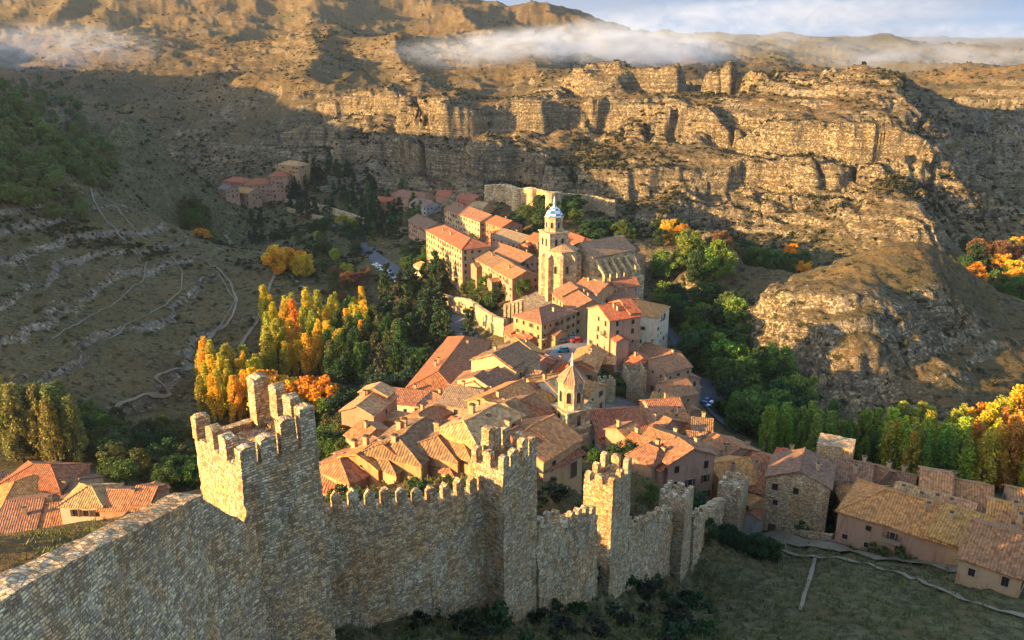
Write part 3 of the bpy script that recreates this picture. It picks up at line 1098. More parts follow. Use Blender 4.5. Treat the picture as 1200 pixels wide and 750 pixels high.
def house(label, r1, r2, W, hw, roof='gable', wc='ochre', rc='terra', win=.75, k=0, ch=1, H=None, Y=None, name='house', cat='house', pitch=.42, sp=2.7, group=None, shift=0.0, found=7, mat=None, ext=.8):
    """r1, r2: the two ends of the roof ridge as the photograph shows them; W: width across; hw: eaves height"""
    HID[0] += 1
    rr = random.Random(HID[0] * 13)
    rise = W / 2 * pitch
    top = hw + rise
    p1 = hit(*r1, top, 135 if r1[0] < 210 else 98 if r1[0] < 640 or r1[0] > 900 else 130) if Y is None else PY(*r1, Y)
    p2 = PZ(*r2, p1[2])
    c = (p1 + p2) / 2
    d = p2 - p1
    L = float(np.hypot(d[0], d[1]))
    if roof in ('hip', 'pyr'):
        L += W * (ext if roof == 'hip' else .96)
    L = max(L, 3.0)
    rz = math.atan2(d[1], d[0])
    zg = p1[2] - top
    root = thing(name, label, cat, (c[0], c[1], zg), rz, group)
    wcol = np.array(WALLC[wc]) * np.array([rr.uniform(.9, 1.1)] * 3)
    rcol = np.array(ROOFC[rc]) * np.array([rr.uniform(.85, 1.15), rr.uniform(.92, 1.08), rr.uniform(.92, 1.08)])
    hx, hy = L / 2, W / 2
    b = MB()
    b.box(-hx, -hy, -found, hx, hy, hw, 0, ('top', 'bot'))
    if roof == 'gable':
        for s in (1, -1):
            q = [(s * hx, -s * hy, hw), (s * hx, s * hy, hw), (s * hx, 0, top)]
            b.face(q, 0)
    elif roof == 'shed':
        b.hexa([(-hx, -hy, hw), (hx, -hy, hw), (hx, hy, hw), (-hx, hy, hw), (-hx, -hy, hw + .02), (hx, -hy, hw + .02), (hx, hy, top), (-hx, hy, top)], 0, ('top', 'bot'))
    else:
        b.face([(-hx, -hy, hw), (hx, -hy, hw), (hx, hy, hw), (-hx, hy, hw)], 0)
    wob = b.mesh('wall', [mat or M['plaster']])
    link('wall', wob, root, color=wcol)
    # roof: slabs with thickness and overhang, uv in metres across and down the slope
    b = MB()
    ov, th = .38, .2
    sl = math.hypot(1, pitch)

    def slab(pts, uvs):
        lo = [Vector(p) for p in pts]
        hi = [p + Vector((0, 0, th)) for p in lo]
        b.face(hi, 0, uvs)
        b.face(lo[::-1], 0, uvs[::-1])
        n = len(pts)
        for i in range(n):
            j = (i + 1) % n
            b.face([lo[i], lo[j], hi[j], hi[i]], 0, [uvs[i], uvs[j], (uvs[j][0], uvs[j][1] + .2), (uvs[i][0], uvs[i][1] + .2)])
    X, Yy, ze = hx + ov, hy + ov, hw - ov * pitch
    if roof == 'gable':
        for s in (1, -1):
            slab([(-X * s, -Yy * s, ze), (X * s, -Yy * s, ze), (X * s, 0, top), (-X * s, 0, top)], [(-X, Yy * sl), (X, Yy * sl), (X, 0), (-X, 0)])
        b.tube([(-X, 0, top + th), (X, 0, top + th)], [.16, .16], 5)
    elif roof == 'shed':
        p2_ = (top - hw) / W
        slab([(-X, -Yy, hw - ov * p2_), (X, -Yy, hw - ov * p2_), (X, Yy, top + ov * p2_), (-X, Yy, top + ov * p2_)], [(-X, 2 * Yy), (X, 2 * Yy), (X, 0), (-X, 0)])
    else:
        rx = max(0.0, hx - hy * (.9 if ext > .5 else .45))
        for s in (1, -1):
            slab([(-X * s, -Yy * s, ze), (X * s, -Yy * s, ze), (rx * s, 0, top), (-rx * s - .001 * s, 0, top)], [(-X, Yy * sl), (X, Yy * sl), (rx, 0), (-rx, 0)])
            slab([(X * s, -Yy * s, ze), (X * s, Yy * s, ze), (rx * s, 0, top)], [(-Yy, X - rx), (Yy, X - rx), (0, 0)])
            for e in (-1, 1):
                b.tube([(X * s, Yy * e, ze + th), (rx * s, 0, top + th)], [.15, .15], 5)
        if rx > .3:
            b.tube([(-rx, 0, top + th), (rx, 0, top + th)], [.16, .16], 5)
    rf = link('roof', sag(b.mesh('roof', [M['tiles']]), HID[0]), root, color=rcol)
    if W > 7.5 and roof in ('gable', 'hip') and ch and c[0] < 52 and rr.random() < .7:
        for sgn in ((1,) if rr.random() < .6 else (1, -1)):
            wl, ww, wh = rr.uniform(2.2, 4.2), min(L * .55, rr.uniform(4, 6.5)), hw * rr.uniform(.55, .85)
            x0 = rr.uniform(-hx, hx - ww)
            yo = -hy * sgn
            wr = ww / 2 * pitch
            bw = MB()
            ya, yb = sorted((yo + .05 * sgn, yo - wl * sgn))
            bw.box(x0, ya, -found, x0 + ww, yb, wh, 0, ('top', 'bot'))
            for yy, q in ((ya, 1), (yb, -1)):
                g3 = [(x0, yy, wh), (x0 + ww, yy, wh), (x0 + ww / 2, yy, wh + wr)]
                bw.face(g3 if q > 0 else g3[::-1], 0)
            link('annex_wall', bw.mesh('annex_wall', [M['plaster']]), root, color=wcol * rr.uniform(.75, 1.05))
            bw = MB()
            for q in (1, -1):
                xe, xr = x0 + ww / 2 + q * (ww / 2 + .3), x0 + ww / 2
                pts = [Vector((xe, yb + .3 if sgn < 0 else ya - .3, wh - .3 * pitch)), Vector((xe, ya if sgn < 0 else yb, wh - .3 * pitch)), Vector((xr, ya if sgn < 0 else yb, wh + wr)), Vector((xr, yb + .3 if sgn < 0 else ya - .3, wh + wr))]
                if (pts[1] - pts[0]).cross(pts[2] - pts[0]).z < 0:
                    pts = [pts[1], pts[0], pts[3], pts[2]]
                hi = [p + Vector((0, 0, .17)) for p in pts]
                uv_ = [(0, ww / 2 * sl), (wl, ww / 2 * sl), (wl, 0), (0, 0)]
                bw.face(hi, 0, uv_)
                bw.face(pts[::-1], 0, uv_)
                for i in range(4):
                    j = (i + 1) % 4
                    bw.face([pts[i], pts[j], hi[j], hi[i]], 0, [uv_[i], uv_[j], uv_[j], uv_[i]])
            link('annex_roof', sag(bw.mesh('annex_roof', [M['tiles']]), HID[0] + 5, 3), root, color=rcol * rr.uniform(.8, 1.15))
    if roof == 'gable' and L > 8.5 and c[1] < 300 and rr.random() < .75:
        # one end of the house is a storey part higher, with a roof of its own
        f = rr.uniform(.3, .45) * L
        e_ = rr.choice((-1, 1))
        xa, xb = sorted((e_ * (hx + .06), e_ * (hx - f)))
        up, w2 = rr.uniform(.7, 1.5), hy * rr.uniform(.82, .97)
        t2 = hw + up + w2 * pitch
        bw = MB()
        bw.box(xa, -w2, hw - 1, xb, w2, hw + up, 0, ('top', 'bot'))
        for xx, q in ((xa, -1), (xb, 1)):
            g3 = [(xx, -w2, hw + up), (xx, w2, hw + up), (xx, 0, t2)]
            bw.face(g3 if q > 0 else g3[::-1], 0)
        link('raised_wall', bw.mesh('raised_wall', [mat or M['plaster']]), root, color=wcol * rr.uniform(.7, 1.1))
        bw = MB()
        for s in (1, -1):
            x1_, x2_ = (xa - .3, xb + .3) if s > 0 else (xb + .3, xa - .3)
            yo_ = -(w2 + .35) * s
            pts = [Vector((x1_, yo_, hw + up - .35 * pitch)), Vector((x2_, yo_, hw + up - .35 * pitch)), Vector((x2_, 0, t2)), Vector((x1_, 0, t2))]
            hi = [p + Vector((0, 0, .18)) for p in pts]
            uv_ = [(x1_ * s, w2 * sl), (x2_ * s, w2 * sl), (x2_ * s, 0), (x1_ * s, 0)]
            bw.face(hi, 0, uv_)
            bw.face(pts[::-1], 0, uv_)
            for i in range(4):
                j = (i + 1) % 4
                bw.face([pts[i], pts[j], hi[j], hi[i]], 0, [uv_[i], uv_[j], uv_[j], uv_[i]])
        link('raised_roof', sag(bw.mesh('raised_roof', [M['tiles']]), HID[0] + 9, 4), root, color=rcol * rr.uniform(.8, 1.2))
    for i in range(ch):
        x = rr.uniform(-.75, .75) * (hx if roof != 'hip' else max(.5, hx - hy))
        y = rr.choice((-1, 1)) * rr.uniform(.15, .55) * hy
        z = top - abs(y) * pitch if roof != 'shed' else hw + (y + hy) * (top - hw) / W
        link('chimney', CHIM, rf, (x, y, z + .1), rr.uniform(0, .2), np.array(WALLC['cream']) * rr.uniform(.7, 1))
    # windows on the walls that face the valley's near side
    if win:
        cs = [(-hx, -hy), (hx, -hy), (hx, hy), (-hx, hy)]
        ca, sa = math.cos(rz), math.sin(rz)
        for i in range(4):
            a, e = cs[i], cs[(i + 1) % 4]
            dx, dy = e[0] - a[0], e[1] - a[1]
            nx, ny = dy, -dx
            wx, wy = nx * ca - ny * sa, nx * sa + ny * ca
            if (wx * -c[0] + wy * -c[1]) > 0:
                facade_windows(root, a, e, 0, hw, k, win, True, sp, 2.9, HID[0] * 7 + i)
    return root


# --- roofs right behind the long wall, near to far
house('house with a narrow roof at the left end of the rows behind the big tower', (380, 560), (400, 541), 6.0, 4.4, 'hip', ext=.3, rc='red')
house('house of two sunlit slopes right of the big tower, second roof above the left merlons', (396, 552), (426, 533), 6.0, 4.4, 'hip', ext=.3, rc='brown')
house('long low house above the left merlons with a strip of dark tiles', (395, 541), (450, 514), 7.0, 4.4, 'hip', ext=.3, rc='terra')
house('small dark tiled house hemmed in between the sunlit ridges right of the big tower', (424, 547), (447, 528), 6.0, 4.9, rc='brown')
house('lowest roof behind the long wall, broad pale slope just above the middle merlons', (414, 574), (456, 551), 7.0, 4.4, 'hip', ext=.3, rc='orange')
house('house with a dark slope left of the long straight ridge', (446, 532), (474, 515), 6.5, 4.9, 'hip', ext=.3, rc='brown')
house('house with a wide purple brown slope below the courtyard convent', (464, 517), (500, 488), 8.5, 5.5, 'hip', ext=.3, rc='brown', ch=2)
house('house under the lower half of the long straight sunlit ridge', (446, 548), (508, 517), 9.0, 5.4, rc='red')
house('house under the upper half of the long straight sunlit ridge', (510, 515), (541, 492), 7.9, 5.9, 'hip', ext=.3, rc='brown', ch=2)
house('orange walled house with a deep dark slope above the middle merlons', (440, 574), (511, 535), 9.4, 6.4, 'hip', ext=.3, wc='orange', rc='red', win=.6)
house('house with a short dark slope between two yellow ridges above the right merlons', (512, 530), (546, 511), 7.9, 5.9, 'hip', ext=.3, rc='brown')
house('house with a big golden slope next to the second tower', (519, 557), (566, 532), 7.5, 5, rc='orange', ch=2)
house('house with a brown slope left of the broad red roofs by the spired church', (533, 511), (566, 494), 7.9, 5.9, 'hip', ext=.3, rc='terra')
house('broad red brown roofed house left of the spired church tower', (558, 493), (612, 468), 9, 5.5, 'hip', ext=.3, rc='red', ch=2)
house('dark roofed house directly behind the broken merlons of the second tower', (575, 520), (604, 500), 9.0, 5.4, 'hip', ext=.3, rc='brown')
house('low house with a golden slope running up to the spired church tower', (604, 512), (648, 488), 9.0, 4.4, rc='orange', ch=0)
house('small roof below the golden slope at the foot of the spired church tower', (622, 522), (650, 510), 7.9, 2.9, 'hip', ext=.3, rc='red', ch=0)
house('house with a thin golden ridge above the broad red brown roofs', (541, 497), (585, 473), 6.0, 5.9, 'hip', ext=.3, rc='pale')
house('sunlit narrow roofed house left of the orange gable house', (545, 487), (572, 472), 6.0, 5.4, 'hip', ext=.3, rc='pale', wc='cream')
house('low house whose golden slope touches the leftmost merlons of the long wall', (388, 590), (420, 570), 7.9, 3.9, rc='orange', ch=1)
house('low house with a lit slope over the middle merlons, nearest roof to the wall', (446, 592), (482, 570), 7.9, 3.9, 'hip', ext=.3, rc='pale', ch=1)
house('low house with a golden slope over the right merlons beside the second tower', (500, 586), (540, 562), 7.9, 3.9, 'hip', ext=.3, rc='orange', ch=1)
for lb, r1_, r2_, rc_ in [
        ('small house wedged under the first golden slopes right of the big tower', (394, 574), (414, 560), 'terra'),
        ('small house with a short dark slope above the second and third merlons', (428, 562), (452, 547), 'red'),
        ('small house with a tawny roof above the sixth merlon of the long wall', (468, 558), (496, 541), 'orange'),
        ('small house in the middle of the sunlit rows with a stubby ridge', (476, 541), (503, 525), 'terra'),
        ('small house at the upper left of the sunlit rows near the convent facade', (420, 532), (440, 520), 'orange'),
        ('small house below the front wing of the convent with a rusty roof', (452, 522), (474, 509), 'red'),
        ('small house just left of the short dark slope above the right merlons', (518, 522), (540, 509), 'orange'),
        ('small house with a tan roof left of the dark roof behind the second tower', (548, 521), (570, 509), 'pale'),
        ('small house filling the gap between the broad red roofs and the sunlit rows', (556, 509), (580, 497), 'terra'),
        ('small house with a red roof above the merlons of the second tower', (592, 509), (612, 499), 'red'),
        ('small house with an orange roof behind the tall merlon of the second tower', (584, 534), (604, 522), 'orange'),
        ('small house at the foot of the big golden slope beside the second tower', (548, 566), (572, 552), 'terra')]:
    house(lb, r1_, r2_, 6.2, 5.2, random.choice(['hip', 'gable']), wc='orange', rc=rc_, ext=.25)
# --- middle of the near town
house('house with orange red walls and a lit ridge below the dark gabled house', (566, 466), (611, 446), 9, 7, wc='orange', rc='orange')
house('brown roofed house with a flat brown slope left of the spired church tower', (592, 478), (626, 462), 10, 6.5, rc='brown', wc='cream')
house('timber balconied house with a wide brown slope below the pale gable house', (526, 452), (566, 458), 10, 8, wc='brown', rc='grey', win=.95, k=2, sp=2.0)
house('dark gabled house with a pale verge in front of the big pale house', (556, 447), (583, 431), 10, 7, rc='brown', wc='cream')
house('big pale house with a hipped brown roof at the lower end of the valley street', (578, 416), (607, 401), 13, 10, 'gable', wc='cream', rc='brown', k=0)
house('long house with a red brown ridge roof between the street and the green valley', (512, 437), (545, 394), 13, 7, 'hip', rc='red', wc='rose', ch=3)
house('red roofed house below the pale buttresses', (606, 380), (624, 396), 9, 8, rc='red', wc='red')
house('small red roofed house stacked below the buttressed terrace', (604, 396), (622, 410), 9, 6, rc='orange', wc='pink')
house('house with a rusty slope between the red houses and the car filled square', (612, 413), (638, 425), 9, 4, rc='terra', wc='stone')
house('low brown roofed house at the lower edge of the car filled square', (640, 416), (660, 425), 8, 3, rc='brown', wc='brown')
house('yellow walled house at the upper left corner of the car filled square', (630, 362), (648, 356), 12, 11, 'hip', wc='ochre', rc='brown', win=.9)
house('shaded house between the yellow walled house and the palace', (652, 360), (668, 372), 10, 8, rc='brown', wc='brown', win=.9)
house('long narrow red house reaching from the square toward the spired church', (681, 427), (694, 404), 8, 5, rc='orange', wc='red', ch=2, win=.9)
house('house with a golden roof left of the spire of the church', (620, 445), (654, 438), 10, 6, rc='orange', wc='cream')
house('pale walled house with a sunlit roof just left of the church spire', (640, 447), (664, 439), 10, 7, rc='pale', wc='white')
house('small roofed house right of the church spire', (684, 446), (700, 450), 8, 6, rc='orange', wc='cream')
house('small dark house behind the broad red brown roofs with a red front', (600, 452), (626, 449), 9, 6, rc='terra', wc='red')
# courtyard convent
house('left wing of the courtyard convent with a tall pink facade over the valley', (418, 476), (446, 454), 8, 9, rc='pale', wc='pink', name='convent_wing', cat='convent', win=.55)
house('back wing of the courtyard convent with a tall brown roof', (458, 455), (503, 459), 9, 8, rc='brown', wc='white', name='convent_wing', cat='convent')
house('front wing of the courtyard convent with a low red roof', (432, 478), (474, 496), 7, 5, rc='red', wc='pink', name='convent_wing', cat='convent', ch=0)
house('small house with a stair gable at the near corner of the courtyard convent', (424, 494), (440, 503), 8, 7, rc='terra', wc='pink', win=.9)
house('house squeezed between the convent and the timber balconied house', (506, 460), (520, 466), 8, 6, rc='brown', wc='stone')
house('low shed behind the convent beside the long ridge roof house', (514, 446), (528, 452), 7, 5, rc='terra', wc='pink', ch=0)
# --- right of the spired church
house('house row with a tiled slope right below the big crenellated tower', (758, 470), (795, 467), 9, 6, rc='terra', wc='pink')
house('sunlit golden roofed house right of the church nave', (728, 482), (750, 478), 9, 5, rc='orange', ch=0)
house('house with a long pale verge running down to the right of the church nave', (752, 478), (786, 492), 10, 6, rc='terra', wc='pink', ch=2)
house('house with a yellow ridge and several white chimneys above the riverside', (775, 485), (806, 486), 9, 6, rc='orange', ch=3)
house('house with a shaded red roof below the long pale verge', (762, 502), (790, 512), 11, 7, rc='terra', wc='pink', ch=1)
house('riverside house with a small arcaded front at the edge of the town', (812, 490), (834, 492), 9, 8, rc='brown', wc='cream', win=1, sp=1.7)
house('house with a brown slope below the arcaded riverside house', (806, 506), (832, 508), 11, 6, rc='brown', wc='pink')
house('tall rosy house in the shaded lane behind the slim tower', (778, 522), (796, 530), 9, 10, rc='red', wc='rose', win=.95)
house('second rosy house in the shaded lane with three rows of windows', (796, 514), (812, 526), 9, 10, rc='terra', wc='rose', win=.95)
house('house with a dark gable over a pale front right of the rosy houses', (820, 520), (834, 538), 10, 6, rc='brown', wc='cream')
house('house with a long rusty roof stepping down to the river trees', (836, 508), (866, 524), 11, 7, rc='terra', wc='pink', ch=2)
house('last house before the river trees, low red roof beside a white chimney', (860, 520), (884, 532), 10, 6, rc='red', wc='pink', ch=2)
house('terracotta roofed house below the palace on the right side', (756, 402), (788, 410), 10, 6, rc='terra', wc='brown')
house('gabled pink house on the edge of the slope right of the square', (766, 421), (796, 414), 11, 8, 'gable', rc='terra', wc='pink', win=.9, k=1)
house('house with a brown gable at the right edge above the river path', (782, 448), (804, 444), 10, 8, rc='brown', wc='pink', win=.9, k=1)
house('low house with an orange roof below the brown gable house on the right edge', (766, 460), (790, 464), 8, 5, rc='orange', wc='pink')
house('tall narrow pink house at the cliff edge above the river path', (796, 434), (808, 440), 8, 9, rc='terra', wc='rose', win=.95, k=1)
house('small red roofed house in the dip behind the crenellated tower', (744, 412), (758, 424), 8, 5, rc='red', wc='brown')
# --- cluster at the low end of the wall
house('yellow lit house left of the big dark roof at the low end of the wall', (834, 545), (876, 537), 10, 6, rc='orange', wc='ochre')
house('house with a huge dark red roof behind the pale corner tower', (884, 532), (921, 541), 15, 8, rc='red', wc='grey', ch=2, k=0, mat=M['masonry'])
house('tall gabled stone house with one golden slope beside the huge dark red roof', (943, 527), (937, 552), 10, 11, rc='brown', wc='stone', k=1, win=.5, mat=M['masonry'])
house('small tiled house between the two gables at the low end of the wall', (912, 526), (930, 531), 9, 7, rc='red', wc='stone')
house('house with a dark ribbed roof right of the lit ruined keep', (980, 538), (1022, 546), 11, 8, rc='brown', wc='rose', ch=3)
house('pink gabled house at the end of the dark ribbed roof', (1020, 544), (1040, 552), 10, 7, rc='terra', wc='pink')
house('low brown roofed house behind the long ribbed roofs', (1042, 552), (1072, 559), 9, 6, rc='brown', wc='pink')
house('house with a long shaded roof and a pale gable in front of the poplars', (1080, 556), (1162, 571), 13, 6, rc='terra', wc='white', ch=1)
house('long house with a golden ribbed roof and pink walls beside the path', (1034, 574), (1112, 596), 12, 7, 'hip', rc='orange', wc='pink', ch=2, k=1)
house('continuation of the golden ribbed roof to the right, lower and longer', (1106, 591), (1168, 611), 12, 6, rc='orange', wc='ochre', ch=1)
house('house with a faded roof between the two long ribbed roofs', (1052, 567), (1110, 582), 9, 7, rc='pale', wc='pink', ch=2)
house('small pale roofed house behind the golden ribbed roof', (1112, 584), (1142, 592), 8, 7, rc='pale', wc='cream')
house('house with a ribbed golden roof at the right edge behind the pale gable', (1160, 586), (1214, 598), 11, 6, rc='orange', wc='pink', ch=1)
house('low roofed house at the right edge with a shaded tiled slope', (1172, 600), (1222, 614), 10, 6, rc='terra', wc='pink', ch=1)
house('house with a white stepped gable and a dark slope at the lower right edge', (1140, 612), (1212, 634), 12, 6, rc='terra', wc='cream', ch=1)
house('house with a small shaded roof at the far right in front of the poplars', (1186, 572), (1218, 577), 10, 6, rc='terra', wc='pink')
house('sunlit small house with a low roof left of the golden ribbed roof', (1012, 572), (1030, 573), 9, 6, 'hip', rc='orange', wc='pink', ch=0)
for lb, r1_, r2_, rc_, wc_ in [
        ('small rusty roofed house between the convent front wing and the broad red roofs', (488, 486), (510, 475), 'terra', 'pink'),
        ('little house stacked below the dark gabled house with a pale verge', (570, 464), (588, 453), 'brown', 'ochre'),
        ('little house between the orange red house and the church spire', (616, 467), (636, 457), 'orange', 'ochre'),
        ('little house with a brown ridge right of the dark rear house with a red front', (624, 458), (644, 450), 'brown', 'pink'),
        ('small house filling the corner below the church nave beside the golden roof', (724, 502), (742, 495), 'terra', 'pink'),
        ('small house at the top of the shaded lane below the church nave', (742, 508), (760, 516), 'red', 'rose'),
        ('small house halfway down the shaded lane left of the rosy houses', (756, 520), (774, 528), 'brown', 'pink'),
        ('small house between the dark gable over a pale front and the long rusty roof', (828, 514), (846, 520), 'terra', 'ochre'),
        ('small house below the long rusty roof with an orange ridge', (846, 530), (866, 536), 'orange', 'pink'),
        ('small house between the ruined keep and the tall gabled stone house', (956, 540), (968, 548), 'brown', 'stone'),
        ('small house under the pink gabled house at the end of the dark ribbed roof', (1006, 558), (1024, 562), 'terra', 'pink'),
        ('little house with an orange ridge below the dark gabled pale house in the street', (590, 436), (606, 426), 'orange', 'cream'),
        ('little house between the long ridge roof and the dark gabled house', (544, 446), (556, 434), 'terra', 'rose')]:
    house(lb, r1_, r2_, 6.4, 5.5, random.choice(['gable', 'hip']), wc=wc_, rc=rc_, ext=.3)
# --- houses at the lower left
house('red house with a hipped red roof, tallest of the houses left of the big tower', (36, 545), (62, 546), 11, 9, 'hip', rc='red', wc='red', ch=0, win=.3, H=None)
house('orange house with two hipped slopes at the left edge', (14, 566), (40, 557), 11, 6, 'hip', rc='orange', wc='orange', ch=0, win=.3)
house('house with a brown slope between the red house and the white dormer', (66, 558), (92, 562), 13, 6, rc='brown', wc='cream', ch=3)
house('small square house with a pointed tiled cap and white walls', (104, 571), (106, 571), 7.5, 5.5, 'pyr', rc='pale', wc='white', ch=0, win=1, sp=1.5, k=0)
house('long low house with a tiled roof right of the white glazed house', (128, 574), (184, 576), 8, 4, rc='terra', wc='pink', ch=1)
house('big roofed house in front of the red house with a weathered slope', (8, 588), (50, 584), 14, 4, rc='brown', wc='pink', ch=1)
house('second big roofed house left of the white glazed house', (46, 592), (90, 588), 13, 4, rc='terra', wc='pink', ch=1)
house('low yellow roofed shed at the left edge above the dry grass', (-14, 600), (14, 606), 6, 3, rc='orange', wc='cream', ch=0)
house('low tiled shed at the foot of the white glazed house', (84, 606), (116, 602), 9, 3, rc='red', wc='pink', ch=0)
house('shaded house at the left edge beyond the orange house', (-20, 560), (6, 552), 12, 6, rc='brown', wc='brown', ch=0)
# --- upper town
house('long cream building with many windows below the ruined castle wall', (534, 237), (576, 252), 14, 13, rc='brown', wc='cream', win=.97, ch=2, name='apartment_house', k=0, sp=3.0)
house('tall cream and pink block of four storeys standing over the valley gardens', (520, 264), (552, 280), 14, 17, 'hip', rc='red', wc='cream', win=.97, ch=2, name='apartment_house', k=2, sp=2.8)
house('pink house left of the tall cream block', (490, 251), (512, 262), 12, 9, rc='brown', wc='pink', win=.8, name='house')
house('red walled house right of the long cream building', (581, 253), (600, 259), 12, 10, rc='red', wc='red', win=.8)
house('house with a flat brown roof left of the domed cathedral tower', (590, 268), (622, 277), 14, 8, rc='grey', wc='pink')
house('long pink house with a row of attic windows left of the cathedral', (583, 284), (624, 299), 13, 11, rc='brown', wc='rose', win=.97, sp=2.4)
house('pink house at the lower end of the upper town above the valley trees', (573, 295), (606, 311), 13, 11, rc='brown', wc='pink', win=.85)
house('tall rosy house below the row of attic windows', (592, 306), (616, 318), 12, 10, rc='terra', wc='rose', win=.85)
house('house with a square tower top at the far end of the upper town', (470, 222), (500, 227), 15, 8, 'hip', rc='brown', wc='pink', win=.6)
house('grey house with a balcony terrace in front of the far end house', (488, 232), (508, 236), 12, 9, rc='grey', wc='grey', win=.9)
house('house with a bright red roof at the far end of the upper town', (514, 223), (540, 224), 13, 6, rc='red', wc='pink', win=.6)
house('second house with a red roof left of the ruined castle wall', (542, 226), (562, 229), 12, 6, rc='red', wc='red', win=.6)
house('low red house alone among the dark trees left of the upper town', (444, 230), (462, 232), 11, 5, rc='red', wc='red', win=.5)
house('house with a pale terrace below the red roofs', (556, 236), (572, 238), 10, 6, rc='pale', wc='cream', win=.6)
house('reddish house tucked behind the domed cathedral tower', (626, 273), (640, 276), 11, 9, rc='red', wc='red', win=.7)
house('small white garden house among the valley trees', (492, 306), (500, 309), 7, 4, rc='pale', wc='white', ch=0)
house('small pale hut on the slope below the upper town', (515, 343), (521, 345), 7, 4, rc='pale', wc='cream', ch=0, win=.5)
house('house with a half round roof behind the cathedral', (668, 273), (686, 279), 11, 7, 'hip', rc='red', wc='red', ch=0)
# --- palace and cathedral close
house('left wing of the palace with a tall sunlit facade on the square', (668, 333), (693, 352), 13, 14, rc='brown', wc='ochre', win=.95, k=2, sp=3.2, name='palace_wing', cat='palace', ch=2)
house('front wing of the palace with a rosy facade above the parked cars', (702, 358), (738, 353), 13, 13, rc='red', wc='pink', win=.7, k=2, sp=3.6, name='palace_wing', cat='palace', ch=2)
house('pale square block at the right end of the palace with a hipped roof', (746, 352), (760, 354), 14, 14, 'hip', rc='orange', wc='white', win=.5, k=1, name='palace_wing', cat='palace', ch=0)
house('cloister wing with a brown roof behind the palace', (684, 326), (712, 333), 12, 10, rc='brown', wc='ochre', ch=1, name='cloister_wing', cat='cloister', win=.4)
house('cloister wing with a rosy roof at the edge of the ravine', (716, 327), (744, 325), 10, 9, rc='red', wc='stone', ch=1, name='cloister_wing', cat='cloister', win=.4)
house('house with a grey brown roof between the cloister and the palace block', (708, 340), (742, 338), 11, 9, rc='brown', wc='stone', ch=2)
house('small chapel at the right end of the cathedral nave', (728, 294), (742, 296), 10, 9, 'hip', rc='brown', wc='ochre', ch=0, name='chapel', cat='chapel', win=.5, k=3)
# --- monastery on its own rise
house('long main block of the red monastery alone on its rise at the upper left', (297, 209), (330, 208), 16, 11, 'hip', rc='red', wc='rose', win=.9, name='monastery_block', cat='monastery', ch=0)
house('square tower wing at the right end of the red monastery', (323, 201), (331, 201), 12, 15, 'hip', rc='red', wc='rose', win=.8, name='monastery_block', cat='monastery', ch=0)
house('left wing of the red monastery', (274, 207), (286, 208), 12, 9, 'hip', rc='red', wc='rose', win=.7, name='monastery_block', cat='monastery', ch=0)
house('front wing of the red monastery with a pale base', (280, 219), (298, 221), 12, 8, rc='orange', wc='pink', win=.7, name='monastery_block', cat='monastery', ch=0)
house('low grey roofed shed of the red monastery', (262, 216), (272, 218), 10, 6, rc='grey', wc='rose', win=.6, name='monastery_block', cat='monastery', ch=0)
house('pale tower house behind the cypresses at the upper left', (338, 188), (350, 189), 12, 14, 'hip', rc='pale', wc='ochre', win=.4, ch=0, name='tower_house')
# ------------------------------------------------------------------ landmarks
def prism(b, n, r0, r1, z0, z1, mi=0, a0=None, cap=True):
    b.lathe([(r0, z0), (r1, z1)], n, 0, 0, mi, math.pi / n if a0 is None else a0, cap)


def ashlar(name, solids, parent, mat=None):
    b = MB()
    for s in solids:
        s(b)
    return link(name, b.mesh(name, [mat or M['masonry_pale']]), parent)


def opening(parent, p, n, me=None):
    return put(me or BELF, 'belfry_opening', parent, p, n)  # dark panel in the frame stands in for the shaded hollow


BELF = window_mesh(1.15, 3.0, 'arch')
BELFS = window_mesh(.9, 2.3, 'arch')

# cathedral tower with the glazed dome
cb = hit(648, 343, 0)
top = PY(648, 240, cb[1])[2]
Ht = top - cb[2]
ct = thing('cathedral_tower', 'tall square cathedral tower with a blue and white glazed dome', 'bell tower', cb, R(28))
s = 4.1
hb = Ht * .70
ashlar('shaft', [lambda b: b.box(-s, -s, -8, s, s, hb), lambda b: b.box(-s - .2, -s - .2, hb * .55, s + .2, s + .2, hb * .55 + .4), lambda b: b.box(-s - .35, -s - .35, hb, s + .35, s + .35, hb + .5)], ct)
for n in ((0, -1), (-1, 0), (1, 0), (0, 1)):
    for k in (-1.4, 1.4):
        opening(ct, (n[0] * (s + .01) + abs(n[1]) * k, n[1] * (s + .01) + abs(n[0]) * k, hb - 3.4), n)
ho = Ht * .15
ashlar('octagon', [lambda b: prism(b, 8, 3.5, 3.5, hb + .5, hb + .5 + ho), lambda b: prism(b, 8, 3.8, 3.8, hb + .5 + ho, hb + .9 + ho)], ct)
for i in range(8):
    a = 2 * math.pi * i / 8
    opening(ct, (math.cos(a) * 3.25, math.sin(a) * 3.25, hb + .5 + ho * .5), (math.cos(a), math.sin(a)), BELFS)
zd = hb + .9 + ho
b = MB()
prof = [(3.3, zd), (3.2, zd + .6), (3.0, zd + 1.2), (2.7, zd + 1.8), (2.2, zd + 2.4), (1.7, zd + 3.0), (1.2, zd + 3.5), (.7, zd + 4.0), (.5, zd + 4.5), (.5, zd + 5.2)]
for (r0, z0), (r1, z1) in zip(prof, prof[1:]):
    for k in range(8):
        a0, a1 = math.pi / 8 + 2 * math.pi * k / 8, math.pi / 8 + 2 * math.pi * (k + 1) / 8
        b.face([(r0 * math.cos(a0), r0 * math.sin(a0), z0), (r0 * math.cos(a1), r0 * math.sin(a1), z0), (r1 * math.cos(a1), r1 * math.sin(a1), z1), (r1 * math.cos(a0), r1 * math.sin(a0), z1)], (k + int(z0 * 1.3)) % 2)
b.face([(.5 * math.cos(2 * math.pi * k / 8), .5 * math.sin(2 * math.pi * k / 8), zd + 5.2) for k in range(8)], 0)
